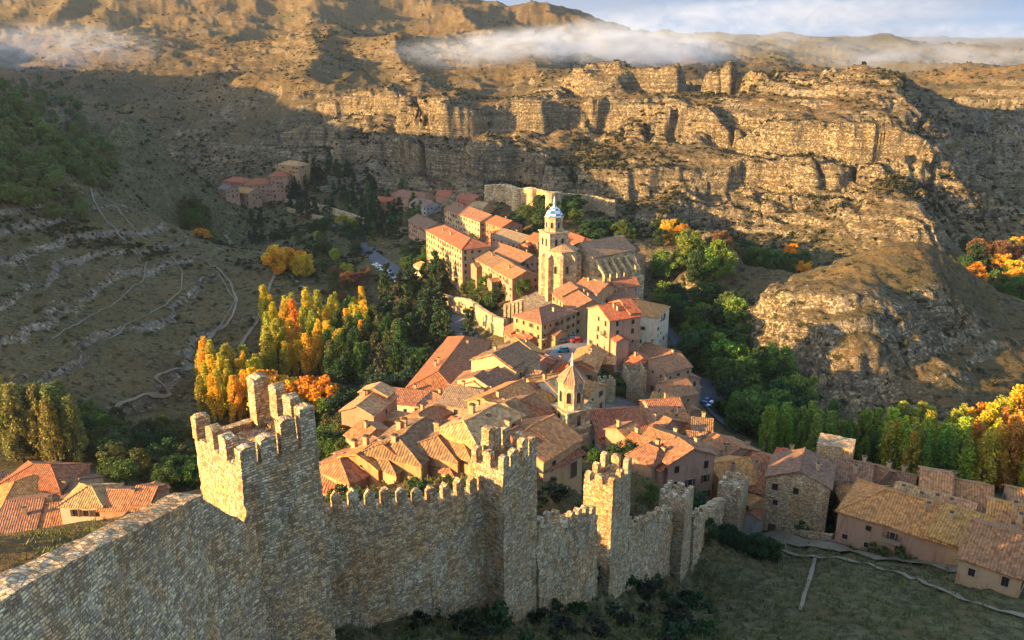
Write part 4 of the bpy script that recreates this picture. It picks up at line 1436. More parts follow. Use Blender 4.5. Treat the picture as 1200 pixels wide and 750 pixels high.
dm = link('dome', b.mesh('dome', [M['white'], M['blue']]), ct)
b = MB()
b.lathe([(.35, zd + 5.2), (.3, zd + 6.2), (.05, zd + 7.6)], 6)
link('finial', b.mesh('finial', [M['white']]), dm)

# cathedral: nave with buttresses, tall apse
n1 = hit(684, 284, 19.5)
n2 = PZ(724, 277, n1[2])
nc = (n1 + n2) / 2
nd = n2 - n1
nl = float(np.hypot(nd[0], nd[1])) + 4
gz = n1[2] - 19.5
cat_ = thing('cathedral', 'cathedral nave with flying buttresses and a brown tiled roof', 'cathedral', (nc[0], nc[1], gz), math.atan2(nd[1], nd[0]))
W2, hw, hx = 8.0, 15.5, nl / 2
ashlar('wall', [lambda b: b.box(-hx, -W2, -6, hx, W2, hw, 0, ('top',)), lambda b: b.face([(hx, -W2, hw), (hx, W2, hw), (hx, 0, hw + 4)]), lambda b: b.face([(-hx, W2, hw), (-hx, -W2, hw), (-hx, 0, hw + 4)])], cat_)
b = MB()
for sg in (1, -1):
    pts = [(-hx * sg - .5 * sg, -(W2 + .6) * sg, hw - .3), (hx * sg + .5 * sg, -(W2 + .6) * sg, hw - .3), (hx * sg + .5 * sg, 0, hw + 4), (-hx * sg - .5 * sg, 0, hw + 4)]
    lo = [Vector(p) for p in pts]
    hi = [p + Vector((0, 0, .3)) for p in lo]
    uv = [(-hx, 9.5), (hx, 9.5), (hx, 0), (-hx, 0)]
    b.face(hi, 0, uv)
    for i in range(4):
        b.face([lo[i], lo[(i + 1) % 4], hi[(i + 1) % 4], hi[i]], 0)
link('roof', b.mesh('roof', [M['tiles']]), cat_, color=(.29, .16, .085))
ashlar('side_aisle', [lambda b: b.hexa([(-hx, -W2 - 6, -6), (hx, -W2 - 6, -6), (hx, -W2, -6), (-hx, -W2, -6), (-hx, -W2 - 6, 6), (hx, -W2 - 6, 6), (hx, -W2, 7.6), (-hx, -W2, 7.6)])], cat_)
for i in range(6):
    x = -hx + 2 + i * (nl - 4) / 5

    def bt(b, x=x):
        b.box(x - .6, -W2 - 5.5, 5.8, x + .6, -W2 - 4.2, 9.5)
        b.hexa([(x - .5, -W2 - 5.2, 8.6), (x + .5, -W2 - 5.2, 8.6), (x + .5, -W2 - .01, 12.2), (x - .5, -W2 - .01, 12.2), (x - .5, -W2 - 5.2, 9.4), (x + .5, -W2 - 5.2, 9.4), (x + .5, -W2 - .01, 14), (x - .5, -W2 - .01, 14)])
    ashlar('buttress', [bt], cat_)
    if i < 5:
        put(WIN[3], 'window', cat_, (x + (nl - 4) / 10, -W2 - .01, 11.6), (0, -1))
ab = hit(657, 345, 0)
at_ = PY(657, 285, ab[1])[2] - ab[2]
ap = thing('cathedral_apse', 'tall pale polygonal cathedral apse with corner buttresses', 'church apse', ab, R(20))
ra = 6.2
ashlar('wall', [lambda b: prism(b, 8, ra, ra, -6, at_ - 2)], ap)
for k in range(8):
    a = math.pi / 8 + 2 * math.pi * k / 8

    def bb(b, a=a):
        c, s_ = math.cos(a), math.sin(a)
        q = [(ra - .3, -.65), (ra + 1.5, -.65), (ra + 1.5, .65), (ra - .3, .65)]
        w_ = [(c * x - s_ * y, s_ * x + c * y) for x, y in q]
        b.hexa([(*p, -6) for p in w_] + [(*p, at_ - 3 - (1.6 if i in (1, 2) else 0)) for i, p in enumerate(w_)])
    ashlar('buttress', [bb], ap)
b = MB()
prism(b, 8, ra + .7, .1, at_ - 2.1, at_ + .6)
link('roof', b.mesh('roof', [M['tiles']]), ap, color=(.42, .24, .12))
for k in (4, 5, 6, 7):
    a = 2 * math.pi * k / 8
    put(BELF, 'window', ap, (math.cos(a) * 5.76, math.sin(a) * 5.76, at_ * .55), (math.cos(a), math.sin(a)))
# blue sheeted flat roof among the cloister roofs
p = hit(702, 324, 8)
bl = thing('flat_roofed_annex', 'flat annex with a bright blue sheeted roof among the cloister roofs', 'annex', (p[0], p[1], p[2] - 8), R(14))
ashlar('wall', [lambda b: b.box(-4.2, -3, -5, 4.2, 3, 7.5)], bl)
b = MB()
b.box(-4.4, -3.2, 7.5, 4.4, 3.2, 7.7)
link('roof', b.mesh('roof', [M['lead']]), bl)

# spired church
sb = hit(668, 527, 0)
sbY = sb[1]
zt = PY(668, 446, sbY)[2] - sb[2]       # eaves of the spire
zp = PY(668, 428, sbY)[2] - sb[2]
ch = thing('church_tower', 'square church tower with an octagonal belfry and a ribbed red spire', 'bell tower', sb, R(30))
s = 2.75
h1 = zt * .62
ashlar('shaft', [lambda b: b.hexa([(-s - .25, -s - .25, -6), (s + .25, -s - .25, -6), (s + .25, s + .25, -6), (-s - .25, s + .25, -6), (-s, -s, h1 * .62), (s, -s, h1 * .62), (s, s, h1 * .62), (-s, s, h1 * .62)]),
                 lambda b: b.box(-s - .2, -s - .2, h1 * .62, s + .2, s + .2, h1 * .62 + .3), lambda b: b.box(-s + .05, -s + .05, h1 * .62 + .3, s - .05, s - .05, h1), lambda b: b.box(-s - .2, -s - .2, h1, s + .2, s + .2, h1 + .3)], ch)
for n in ((0, -1), (-1, 0), (1, 0), (0, 1)):
    opening(ch, (n[0] * (s - .03), n[1] * (s - .03), h1 * .82), n, BELFS)
ashlar('octagon', [lambda b: prism(b, 8, 2.6, 2.6, h1 + .3, zt), lambda b: prism(b, 8, 2.85, 2.85, zt, zt + .25)], ch)
for i in range(8):
    a = 2 * math.pi * i / 8
    opening(ch, (math.cos(a) * 2.41, math.sin(a) * 2.41, (h1 + zt) / 2 + .1), (math.cos(a), math.sin(a)), BELFS)
b = MB()
prism(b, 8, 3.0, .15, zt + .25, zp)
sp_ = link('spire', b.mesh('spire', [M['tiles']]), ch, color=(.36, .16, .09))
for i in range(8):
    a = math.pi / 8 + 2 * math.pi * i / 8
    b = MB()
    b.tube([(3.05 * math.cos(a), 3.05 * math.sin(a), zt + .3), (.12 * math.cos(a), .12 * math.sin(a), zp + .1)], [.10, .06], 5)
    link('rib', b.mesh('rib', [M['trim']]), sp_)
b = MB()
b.lathe([(.32, zp - .1), (.26, zp + .5), (.1, zp + .9), (.05, zp + 2.6)], 8)
link('finial', b.mesh('finial', [M['white']]), sp_)
house('nave of the spired church with a broad red roof and pale walls', (690, 484), (746, 478), 15, 8, rc='red', wc='white', ch=0, Y=sbY + 4, name='church_nave', cat='church', win=.4, k=3, sp=5)
# crenellated towers inside the town
g = hit(744, 468, 0)
tz = PY(744, 438, g[1])[2]
w_ = 24 / FPX * (g[1] * CP - g[2] * SP)
c_ = PY(735, 443, g[1] - 3)
tower('squat crenellated tower with a golden parapet near the middle of the town', (c_[0], c_[1], tz), (.97, .1), (-.1, .97), w_ * .95, w_, g[2] - 5, 5, 5, 1.1, .7, .5, None, .03, .7)
g = hit(712, 470, 0)
tz = PY(712, 450, g[1])[2]
c_ = PY(705, 455, g[1] - 2)
tower('small round shouldered crenellated turret left of the squat crenellated tower', (c_[0], c_[1], tz), (.97, .2), (-.2, .97), 3.6, 3.6, g[2] - 5, 3, 3, 1.0, .7, .5, None, .03, .5)
# lit ruined keep at the low end of the wall
g = hit(972, 540, 6)
p = thing('ruined_keep', 'plain sunlit ruined keep rising behind the dark ribbed roof', 'tower', (g[0], g[1], g[2] - 9), R(-14))
rough('wall', [box_c((g[0] - 3, g[1] - 2.2), (6.6, -1.2), (1, 5), g[2] - 12, g[2] + 4.6)], M['masonry'], p, .5, .09, p.location)
rough('stub', [box_c((g[0] + 3.7, g[1] - 3.2), (4, -.8), (.8, 3), g[2] - 12, g[2] + .6)], M['masonry'], p, .5, .09, p.location)


# walls by pixel run
def long_wall(label, px, H, th, mat, name='stone_wall', cat='wall', below=6, Y=None, jag=0.0):
    pts = [hit(u, v, H) for u, v in px]
    hx = []
    for a, b_ in zip(pts, pts[1:]):
        d = unit(b_ - a)
        n = np.array([-d[1], d[0]]) * th
        hx.append([(a[0], a[1], a[2] - H - below), (b_[0], b_[1], b_[2] - H - below), (b_[0] + n[0], b_[1] + n[1], b_[2] - H - below), (a[0] + n[0], a[1] + n[1], a[2] - H - below),
                   (a[0], a[1], a[2]), (b_[0], b_[1], b_[2]), (b_[0] + n[0], b_[1] + n[1], b_[2]), (a[0] + n[0], a[1] + n[1], a[2])])
    o = pts[0]
    ob = rough(name, hx, mat, None, .8, .15 + jag, (o[0], o[1], o[2] - H))
    return tag(ob, label, cat)


cw = long_wall('ruined golden castle wall with round bastions above the upper town', [(567, 217), (592, 216), (606, 221), (622, 220), (640, 224), (655, 226)], 11, 2.0, M['masonry_pale'], 'castle_wall', 'castle ruin', 8, None, .25)
for (u, v) in ((606, 222), (624, 222), (646, 226)):
    q = hit(u, v, 11)
    b = MB()
    b.lathe([(3.4, q[2] - 20), (3.0, q[2] + .4)], 12, q[0], q[1])
    me = b.mesh('castle_bastion', [M['masonry_pale']])
    ob = link('castle_bastion', me)
    tag(ob, {606: 'left round bastion of the golden castle wall', 624: 'middle round bastion of the golden castle wall', 646: 'right round bastion of the golden castle wall'}[u], 'bastion')
long_wall('shaded right half of the ruined castle wall below the cliffs', [(656, 226), (690, 229), (720, 235)], 9, 2.0, M['masonry'], 'castle_wall', 'castle ruin', 8, None, .3)
long_wall('curved pale retaining wall above the valley street', [(517, 345), (528, 348), (545, 350), (556, 356), (566, 364), (578, 371), (590, 374)], 7, 1.6, M['masonry_pale'], 'retaining_wall', 'wall', 6)
rw = thing('buttressed_terrace', 'terrace wall with tall pale buttresses below the palace square', 'terrace wall', hit(600, 374, 0), 0)
q1, q2 = hit(590, 358, 9), hit(613, 352, 9)
d_ = unit(q2 - q1)
n_ = np.array([-d_[1], d_[0]])
rough('wall', [[(q1[0], q1[1], q1[2] - 18), (q2[0], q2[1], q2[2] - 18), (q2[0] + n_[0] * 2, q2[1] + n_[1] * 2, q2[2] - 18), (q1[0] + n_[0] * 2, q1[1] + n_[1] * 2, q1[2] - 18),
                (q1[0], q1[1], q1[2]), (q2[0], q2[1], q2[2]), (q2[0] + n_[0] * 2, q2[1] + n_[1] * 2, q2[2]), (q1[0] + n_[0] * 2, q1[1] + n_[1] * 2, q1[2])]], M['masonry_pale'], rw, .8, .1, rw.location)
for i in range(5):
    q = q1 + (q2 - q1) * ((i + .5) / 5)
    o_ = q[:2] - d_ * .5 - n_ * 1.6
    rough('buttress', [box_c(o_, d_ * 1.0, n_ * 1.7, q[2] - 18, q[2] + .3)], M['masonry_pale'], rw, .6, .06, rw.location)
long_wall('long low wall along the terraced lane right of the monastery', [(334, 233), (352, 235), (380, 241), (404, 248), (426, 256)], 4, 1.0, M['masonry_pale'], 'terrace_wall', 'wall', 4)
long_wall('second low terrace wall under the lane right of the monastery', [(336, 243), (360, 250), (390, 256), (416, 263)], 3, 1.0, M['masonry'], 'terrace_wall', 'wall', 4)
long_wall('low stone wall along the lane under the houses at the lower right', [(905, 614), (940, 622), (975, 628)], 1.2, .6, M['masonry'], 'garden_wall', 'wall', 2)
long_wall('low garden wall in front of the pink house beside the path', [(1000, 632), (1030, 634), (1062, 637)], 1.4, .6, M['masonry'], 'garden_wall', 'wall', 2)


# ------------------------------------------------------------------ roads and paths laid on the ground
def strip(name, px, width, mat, lift=.12, Y=None, label=None):
    pts = [hit(u, v, 0) for u, v in px]
    P = np.array(pts)[:, :2]
    seg = np.r_[0, np.cumsum(np.linalg.norm(np.diff(P, axis=0), axis=1))]
    n = max(8, int(seg[-1] / 1.2))
    s = np.linspace(0, seg[-1], n)
    # smooth the polyline
    X = np.c_[np.interp(s, seg, P[:, 0]), np.interp(s, seg, P[:, 1])]
    for _ in range(6):
        X[1:-1] = (X[:-2] + 2 * X[1:-1] + X[2:]) / 4
    d = np.gradient(X, axis=0)
    d /= np.linalg.norm(d, axis=1)[:, None] + 1e-9
    nn = np.c_[-d[:, 1], d[:, 0]]
    wv = width * (1 + .3 * vnoise(np.c_[s / 5, s * 0, s * 0 + len(px)], 5) + .12 * vnoise(np.c_[s / 2.0, s * 0, s * 0 + len(px)], 6))
    rows = []
    for k in np.linspace(-.5, .5, 5):
        q = X + nn * (wv * k)[:, None]
        z = height(q[:, 0], q[:, 1])
        for dx, dy in ((.5, 0), (-.5, 0), (0, .5), (0, -.5)):
            z = np.maximum(z, height(q[:, 0] + dx, q[:, 1] + dy))
        rows.append(np.c_[q, z + lift + .05 - .25 * lift * abs(k)])
    # level across
    V = np.stack(rows, 1)
    V = V.reshape(-1, 3)
    i, j = np.meshgrid(np.arange(n - 1), np.arange(4), indexing='ij')
    b0 = (i * 5 + j).ravel()
    me = mesh_np(name, V, np.c_[b0, b0 + 5, b0 + 6, b0 + 1][:, ::-1], 4, [mat], True)
    o = link(name, me)
    o['kind'] = 'structure'
    return pts


strip('road', [(392, 262), (412, 278), (436, 298), (462, 320), (490, 342), (512, 362), (528, 376), (545, 392), (556, 408), (566, 424), (574, 440)], 7, M['asphalt'], .35)
strip('road', [(770, 376), (790, 396), (806, 418), (820, 446), (832, 474), (848, 496), (866, 508)], 8, M['asphalt'], .3)
strip('lane', [(646, 366), (664, 384), (672, 402), (662, 418), (650, 430)], 12, M['cobble'], .2)
strip('lane', [(690, 404), (712, 416), (740, 424), (752, 436)], 12, M['cobble'], .2)
strip('path', [(900, 626), (922, 634), (945, 640), (980, 642), (1020, 652), (1080, 660), (1140, 672), (1220, 690)], 3.2, M['dirt'], .15)
strip('footpath', [(916, 644), (930, 654), (960, 656), (1000, 658), (1050, 672), (1100, 694), (1150, 712), (1210, 728)], .8, M['dirt'], .1)
strip('footpath', [(955, 657), (950, 676), (944, 694), (938, 716)], .5, M['dirt'], .1)
strip('footpath', [(918, 646), (916, 634), (905, 626)], 1.0, M['dirt'], .1)
strip('concrete_lane', [(965, 634), (1000, 640), (1040, 648), (1085, 654)], 3.0, M['cobble'], .3)
strip('footpath', [(376, 355), (360, 342), (340, 322), (326, 318), (316, 336), (312, 355), (300, 380), (284, 404), (272, 424), (236, 430), (196, 436), (180, 444), (192, 456), (205, 462), (180, 468), (150, 472), (130, 480), (136, 492)], 1.25, M['dirt'], .25)
strip('footpath', [(272, 424), (240, 420), (232, 408), (250, 392), (272, 374), (278, 352), (270, 330), (250, 312)], 1.1, M['dirt'], .25)
strip('footpath', [(110, 186), (104, 210), (110, 236), (126, 262), (150, 284), (166, 300)], .8, M['dirt'], .3)
strip('footpath', [(104, 196), (128, 236), (158, 270), (196, 296), (214, 318), (212, 342), (186, 362), (150, 380), (118, 400)], .6, M['dirt'], .15)
strip('footpath', [(140, 262), (176, 300), (168, 330), (140, 352), (104, 372), (60, 398)], .5, M['dirt'], .15)
strip('footpath', [(236, 300), (262, 330), (276, 352), (262, 380), (240, 404)], .5, M['dirt'], .15)
strip('footpath', [(750, 556), (766, 564), (790, 572), (812, 580)], 1.2, M['dirt'], .12)
strip('lane', [(334, 236), (362, 240), (392, 250), (424, 260)], 4, M['dirt'], .25)
strip('footpath', [(264, 276), (276, 290), (300, 296), (330, 300)], 2, M['dirt'], .25)
# ------------------------------------------------------------------ parked cars
def car_proto():
    root = thing('parked_car', 'car', 'car', (0, 0, -500))
    b = MB()
    prof = [(-2.05, .35), (-2.1, .75), (-1.95, .95), (-.95, 1.02), (1.2, 1.0), (2.0, .92), (2.1, .6), (2.05, .35)]
    for s in (1, -1):
        q = [(x, s * .84, z) for x, z in prof]
        b.face(q if s < 0 else q[::-1])
    for i in range(len(prof)):
        (x0, z0), (x1, z1) = prof[i], prof[(i + 1) % len(prof)]
        b.face([(x0, -.84, z0), (x0, .84, z0), (x1, .84, z1), (x1, -.84, z1)])
    b.hexa([(-.55, -.66, 1.42), (1.1, -.66, 1.42), (1.1, .66, 1.42), (-.55, .66, 1.42), (-.45, -.62, 1.5), (1.0, -.62, 1.5), (1.0, .62, 1.5), (-.45, .62, 1.5)])
    link('body', b.mesh('body', [M['paint']]), root)
    b = MB()
    b.hexa([(-1.2, -.78, 1.0), (1.75, -.78, .98), (1.75, .78, .98), (-1.2, .78, 1.0), (-.55, -.66, 1.42), (1.1, -.66, 1.42), (1.1, .66, 1.42), (-.55, .66, 1.42)])
    link('window', b.mesh('window', [M['pane']]), root)
    b = MB()
    n = 12
    ring = [(.33 * math.cos(2 * math.pi * k / n), .33 * math.sin(2 * math.pi * k / n)) for k in range(n)]
    for y, f in ((-.11, 1), (.11, -1)):
        q = [(x, y, z) for x, z in ring]
        b.face(q if f > 0 else q[::-1])
    for k in range(n):
        j = (k + 1) % n
        b.face([(ring[k][0], -.11, ring[k][1]), (ring[k][0], .11, ring[k][1]), (ring[j][0], .11, ring[j][1]), (ring[j][0], -.11, ring[j][1])])
    wm = b.mesh('wheel', [M['rubber']])
    for x in (-1.3, 1.3):
        for y in (-.76, .76):
            link('wheel', wm, root, (x, y, .33))
    return root


CAR = car_proto()
_first = [True]
CC = {'white': (.75, .75, .75), 'silver': (.42, .43, .45), 'blue': (.04, .09, .28), 'red': (.42, .03, .03), 'black': (.02, .02, .022), 'grey': (.16, .17, .18), 'teal': (.05, .22, .25)}


def park(u, v, deg, col, label, group):
    p = hit(u, v, .0)
    z = max(p[2], *[float(height(p[0] + a, p[1] + b)) for a in (-1.5, 1.5) for b in (-1.5, 1.5)]) + .22
    r = dup(CAR, (p[0], p[1], z), R(deg + random.uniform(-4, 4)), label, group)
    for c in r.children:
        c.color = (*CC[col], 1)


for i, (u, v, c, w_) in enumerate([(441, 313, 'white', 'first car from the top of the row'), (445, 316, 'silver', 'second car from the top of the row'), (450, 319, 'white', 'third car from the top of the row'),
                                   (455, 322, 'silver', 'fourth car from the top of the row'), (459, 325, 'teal', 'greenish blue car in the lower half of the row'), (463, 329, 'blue', 'dark blue car in the lower half of the row'),
                                   (467, 333, 'white', 'white car second from the lower end of the row'), (472, 337, 'red', 'red car at the lower end of the row')]):
    park(u, v, -20, c, c.replace('teal', 'bright') + ' ' + w_ + ' on the valley road', 'cars parked on the valley road')
for u, v, c, d in [(668, 378, 'black', 'in the palace shadow at the top of the square'), (664, 384, 'white', 'below the palace archway'), (660, 396, 'white', 'in the middle of the square'),
                   (668, 399, 'silver', 'right of the white one in the middle of the square'), (658, 404, 'grey', 'on the lower left of the square'), (668, 391, 'blue', 'beside the palace front of the square'),
                   (660, 414, 'teal', 'at the bottom end of the square'), (653, 397, 'white', 'at the left side of the square'), (676, 403, 'red', 'at the right side of the square'), (655, 390, 'black', 'next to the yellow walled house')]:
    park(u, v, 15, c, c.replace('teal', 'greenish blue') + ' car parked ' + d, 'cars in the square')
for u, v, c, d in [(701, 411, 'blue', 'at the left end of the row'), (708, 412, 'white', 'second from the left of the row'), (714, 413, 'silver', 'third from the left of the row'), (726, 416, 'red', 'right of a gap in the row'), (734, 419, 'white', 'near the cedar at the right end of the row'), (716, 421, 'grey', 'across from the row')]:
    park(u, v, 95, c, c + ' car parked ' + d + ' under the palace', 'cars under the palace')
for u, v, c, d in [(573, 432, 'silver', 'on the street beside the long ridge roof'), (508, 350, 'white', 'alone at the bend above the retaining wall'), (828, 476, 'blue', 'on the river road'), (833, 480, 'white', 'in front of the blue one on the river road')]:
    park(u, v, 60, c, c + ' car parked ' + d, 'single parked cars')
for o in [CAR] + list(CAR.children):
    bpy.data.objects.remove(o)
# ------------------------------------------------------------------ trees
def leaf_mesh(name, centers, size, seed, mat, flat=.0):
    r = np.random.default_rng(seed)
    n = len(centers)
    a = r.normal(size=(n, 3))
    a /= np.linalg.norm(a, axis=1)[:, None]
    b = np.cross(a, r.normal(size=(n, 3)))
    b /= np.linalg.norm(b, axis=1)[:, None] + 1e-9
    s = size * r.uniform(.6, 1.3, n)[:, None]
    u, v = a * s * .5, b * s * .36
    co = np.stack([centers - u - v * .4, centers + v, centers + u + v * .2, centers - v], 1).reshape(-1, 3)
    return mesh_np(name, co, np.arange(n * 4), 4, [mat], False)


def crown_points(n, prof, H, z0, seed, clumps=40, cs=.9, stretch=1.0, shell=.55):
    """points in clumps spread through a crown; prof(t) is the radius at height fraction t"""
    r = np.random.default_rng(seed)
    t = r.beta(1.25, 1.25, clumps)
    rad = np.array([prof(x) for x in t])
    ang = r.uniform(0, 2 * math.pi, clumps)
    k = r.uniform(shell, 1.0, clumps) * r.uniform(.8, 1.12, clumps)
    c = np.c_[np.cos(ang) * rad * k, np.sin(ang) * rad * k, z0 + t * (H - z0)]
    sz = cs * r.uniform(.55, 1.25, clumps)
    w = sz ** 2 / (sz ** 2).sum()
    idx = r.choice(clumps, n, p=w)
    d = r.normal(size=(n, 3))
    d /= np.linalg.norm(d, axis=1)[:, None]
    d *= (r.uniform(0, 1, n) ** (1 / 2.2))[:, None]
    p = c[idx] + d * sz[idx][:, None] * np.array([1, 1, stretch])
    p[:, 2] = np.clip(p[:, 2], z0 * .6, H)
    return p, c


def trunk_mesh(H, r0, limbs, seed):
    rr = random.Random(seed)
    b = MB()
    pts = [(rr.uniform(-.15, .15) * i, rr.uniform(-.15, .15) * i, H * i / 4 - (.6 if i == 0 else 0)) for i in range(5)]
    b.tube(pts, [r0 * (1.25 - .26 * i) for i in range(5)], 7)
    for c in limbs:
        z = max(H * .25, c[2] * .55)
        b.tube([(0, 0, z), (c[0] * .5, c[1] * .5, (z + c[2]) / 2 + .2), tuple(c)], [r0 * .4, r0 * .25, r0 * .08], 5)
    return b.mesh('trunk', [M['bark']])


PROTO = {}


def proto(key, name, cat, n, prof, H, z0, clumps, cs, size, stretch, mat, r0, variants=3):
    PROTO[key] = []
    for v in range(variants):
        p, c = crown_points(n, prof, H, z0, 100 + len(PROTO) * 10 + v, clumps, cs, stretch)
        cm = leaf_mesh('crown', p, size, v + 5, mat)
        tm = trunk_mesh(H * .8, r0, c[::max(1, clumps // 7)][:7], v)
        PROTO[key].append((name, cat, cm, tm, H))


def p_poplar(t):
    return 3.1 * (math.sin(math.pi * min(1, t * .86 + .14)) ** .6) * (1 - .35 * t)


def p_round(t):
    return 4.6 * math.sqrt(max(.05, 1 - (2 * t - .95) ** 2))


def p_pine(t):
    return 3.0 * (1 - t) ** .8 + .25


def p_cyp(t):
    return 1.15 * math.sin(math.pi * min(1, t * .8 + .2)) ** .7


def p_shrub(t):
    return 1.5 * math.sqrt(max(.05, 1 - (1.4 * t - .4) ** 2))


proto('poplar', 'poplar_tree', 'tree', 3000, p_poplar, 20, 2.5, 46, 1.05, .62, 2.3, M['leaf'], .32, 4)
proto('round', 'broadleaf_tree', 'tree', 3000, p_round, 11, 2.2, 42, 1.5, .62, .8, M['leaf'], .3, 4)
proto('pine', 'conifer_tree', 'tree', 2400, p_pine, 13, 1.2, 46, 1.0, .6, .55, M['needle'], .28, 3)
proto('cypress', 'cypress_tree', 'tree', 1500, p_cyp, 12, .6, 30, .55, .45, 1.8, M['needle'], .2, 2)
proto('shrub', 'shrub', 'shrub', 420, p_shrub, 2.0, .2, 12, .6, .42, .8, M['leaf'], .06, 4)
PROTO['wood'] = [('pine_tree', 'tree', a[2], a[3], a[4]) for a in PROTO['round']]


def plant(key, p, H, color, label, group, rz=None):
    v = random.randrange(len(PROTO[key]))
    name, cat, cm, tm, H0 = PROTO[key][v]
    if key == 'round' and H < 5.3:
        name, cat = 'bush', 'bush'  # short broadleaf trees carry this name too, not only bushes
    elif key == 'round' and color[0] > color[1] * 1.5:
        name = 'autumn_tree'
    elif key == 'round' and 'river' in label:
        name = 'river_tree'
    elif key == 'round' and ('garden' in label or 'above the retaining' in label):
        name = 'garden_or_bank_tree'  # includes plain trees on the bank above the retaining wall
    s = H / H0
    wv = s * random.uniform(.88, 1.15)
    o = thing(name, label, cat, tuple(p), random.uniform(0, 6.28) if rz is None else rz, group)
    o.scale = (wv, wv, s)
    j = np.array(color) * np.array([random.uniform(.82, 1.18), random.uniform(.85, 1.15), random.uniform(.85, 1.15)])
    link('trunk', tm, o)
    link('crown', cm, o, color=j)
    return o


GOLD, ORANGE, YGREEN = (.66, .37, .03), (.64, .24, .02), (.34, .30, .035)
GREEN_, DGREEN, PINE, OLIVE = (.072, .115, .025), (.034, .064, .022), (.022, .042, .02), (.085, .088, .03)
LIME, BROWNL = (.15, .20, .03), (.19, .09, .04)


def grove(key, us, Ys, n, hs, cols, label, group, ground_min=None, mind=2.6):
    done = []
    tries = 0
    while len(done) < n and tries < n * 40:
        tries += 1
        u, Y = random.uniform(*us), random.uniform(*Ys)
        p = at(u, Y)
        if any((p[0] - q[0]) ** 2 + (p[1] - q[1]) ** 2 < mind * mind for q in done):
            continue
        if ground_min is not None and p[2] > ground_min:
            continue
        done.append(p)
        plant(key, p - np.array([0, 0, .3]), random.uniform(*hs), random.choice(cols), label, group)


# grove on the left of the town
grove('poplar', (238, 312), (258, 292), 34, (14, 20), [GOLD, GOLD, YGREEN, YGREEN, (.5, .38, .03)], 'golden poplar at the lower left end of the valley grove behind the big tower', 'golden poplars at the lower end of the grove')
grove('round', (314, 386), (256, 270), 11, (15, 19), [ORANGE, ORANGE, GOLD], 'dense orange tree right behind the top of the big tower', 'orange trees behind the big tower')
grove('poplar', (312, 432), (300, 352), 52, (14, 20), [GOLD, ORANGE, GOLD, YGREEN, YGREEN, GOLD, GREEN_, (.5, .38, .03)], 'golden poplar in the sunlit middle of the valley grove', 'golden poplars in the middle of the grove', None, 2.3)
grove('poplar', (385, 475), (272, 330), 44, (15, 21), [DGREEN, GREEN_, DGREEN, OLIVE], 'dark green poplar in the valley grove below the street', 'dark green poplars of the grove')
grove('pine', (450, 525), (300, 385), 40, (11, 17), [PINE, DGREEN], 'dark conifer between the valley street and the golden grove', 'dark conifers by the valley street')
grove('round', (300, 400), (240, 272), 14, (8, 12), [DGREEN, GREEN_], 'dark green tree in the valley bottom behind the big tower', 'valley bottom trees behind the big tower')
grove('round', (392, 500), (240, 290), 32, (9, 14), [DGREEN, (.03, .05, .03)], 'dark tree in the shade left of the courtyard convent', 'shaded trees left of the convent')
grove('round', (380, 412), (150, 232), 22, (5, 9), [DGREEN, GREEN_, OLIVE], 'green tree on the bank below the convent facade, seen beside the big tower', 'trees below the convent facade')
plant('cypress', at(449, 268), 22, (.05, .06, .03), 'bare grey tall poplar standing alone in front of the dark grove', None)
# lower left corner
grove('poplar', (8, 30), (206, 216), 4, (20, 24), [(.24, .19, .05), (.16, .15, .045)], 'tall olive poplar at the left edge behind the red roofed houses', 'tall poplars at the left edge')
grove('poplar', (56, 94), (204, 218), 8, (19, 23), [(.22, .19, .045), (.16, .16, .045)], 'tall olive poplar of the second clump behind the red roofed houses', 'second clump of tall poplars at the left')
grove('round', (0, 240), (205, 245), 40, (7, 11), [OLIVE, GREEN_, DGREEN], 'bushy green tree on the valley floor at the lower left', 'bushy trees at the lower left')
grove('round', (110, 235), (182, 205), 14, (6, 9), [GREEN_, DGREEN, OLIVE], 'low green tree behind the long low house at the lower left', 'low trees behind the long low house')
# orange trees further up the left valley
grove('round', (308, 362), (395, 412), 7, (11, 14), [ORANGE, ORANGE, GOLD], 'orange tree by the path end on the left spur', 'orange trees on the left spur')
grove('round', (212, 250), (505, 540), 12, (10, 16), [OLIVE, GREEN_, OLIVE, GOLD], 'olive green tree in the gorge below the red monastery', 'trees in the gorge below the monastery')
grove('round', (232, 244), (490, 500), 2, (13, 15), [ORANGE], 'orange tree among olive ones in the gorge at the left', 'orange trees in the left gorge')
# around the monastery and the upper town
grove('pine', (336, 440), (560, 625), 46, (8, 14), [PINE, DGREEN], 'dark conifer on the slope right of the red monastery', 'conifers right of the monastery')
grove('pine', (290, 335), (500, 560), 14, (7, 11), [PINE, DGREEN], 'dark conifer below the red monastery', 'conifers below the monastery')
grove('cypress', (336, 352), (588, 600), 6, (12, 17), [PINE], 'cypress in front of the pale tower house', 'cypresses by the tower house')
grove('pine', (420, 500), (480, 580), 46, (8, 14), [PINE, DGREEN, GREEN_], 'dark conifer left of the upper town', 'conifers left of the upper town')
grove('round', (340, 420), (430, 520), 26, (6, 10), [DGREEN, GREEN_, OLIVE, YGREEN], 'green tree between the valley road and the monastery terraces', 'trees along the upper valley road')
grove('round', (470, 560), (345, 440), 44, (5, 9), [GREEN_, DGREEN, OLIVE], 'green garden tree on the slope between the road and the tall cream block', 'garden trees below the tall cream block', None, 3.5)
grove('round', (545, 625), (325, 372), 26, (5, 9), [GREEN_, DGREEN, OLIVE], 'green tree on the bank above the retaining wall', 'trees above the retaining wall')
grove('round', (598, 680), (425, 465), 18, (7, 11), [DGREEN, GREEN_], 'green tree between the castle wall and the cathedral', 'trees below the castle wall')
grove('cypress', (622, 640), (420, 440), 3, (13, 17), [DGREEN], 'pointed dark tree left of the cathedral dome', 'pointed trees left of the dome')
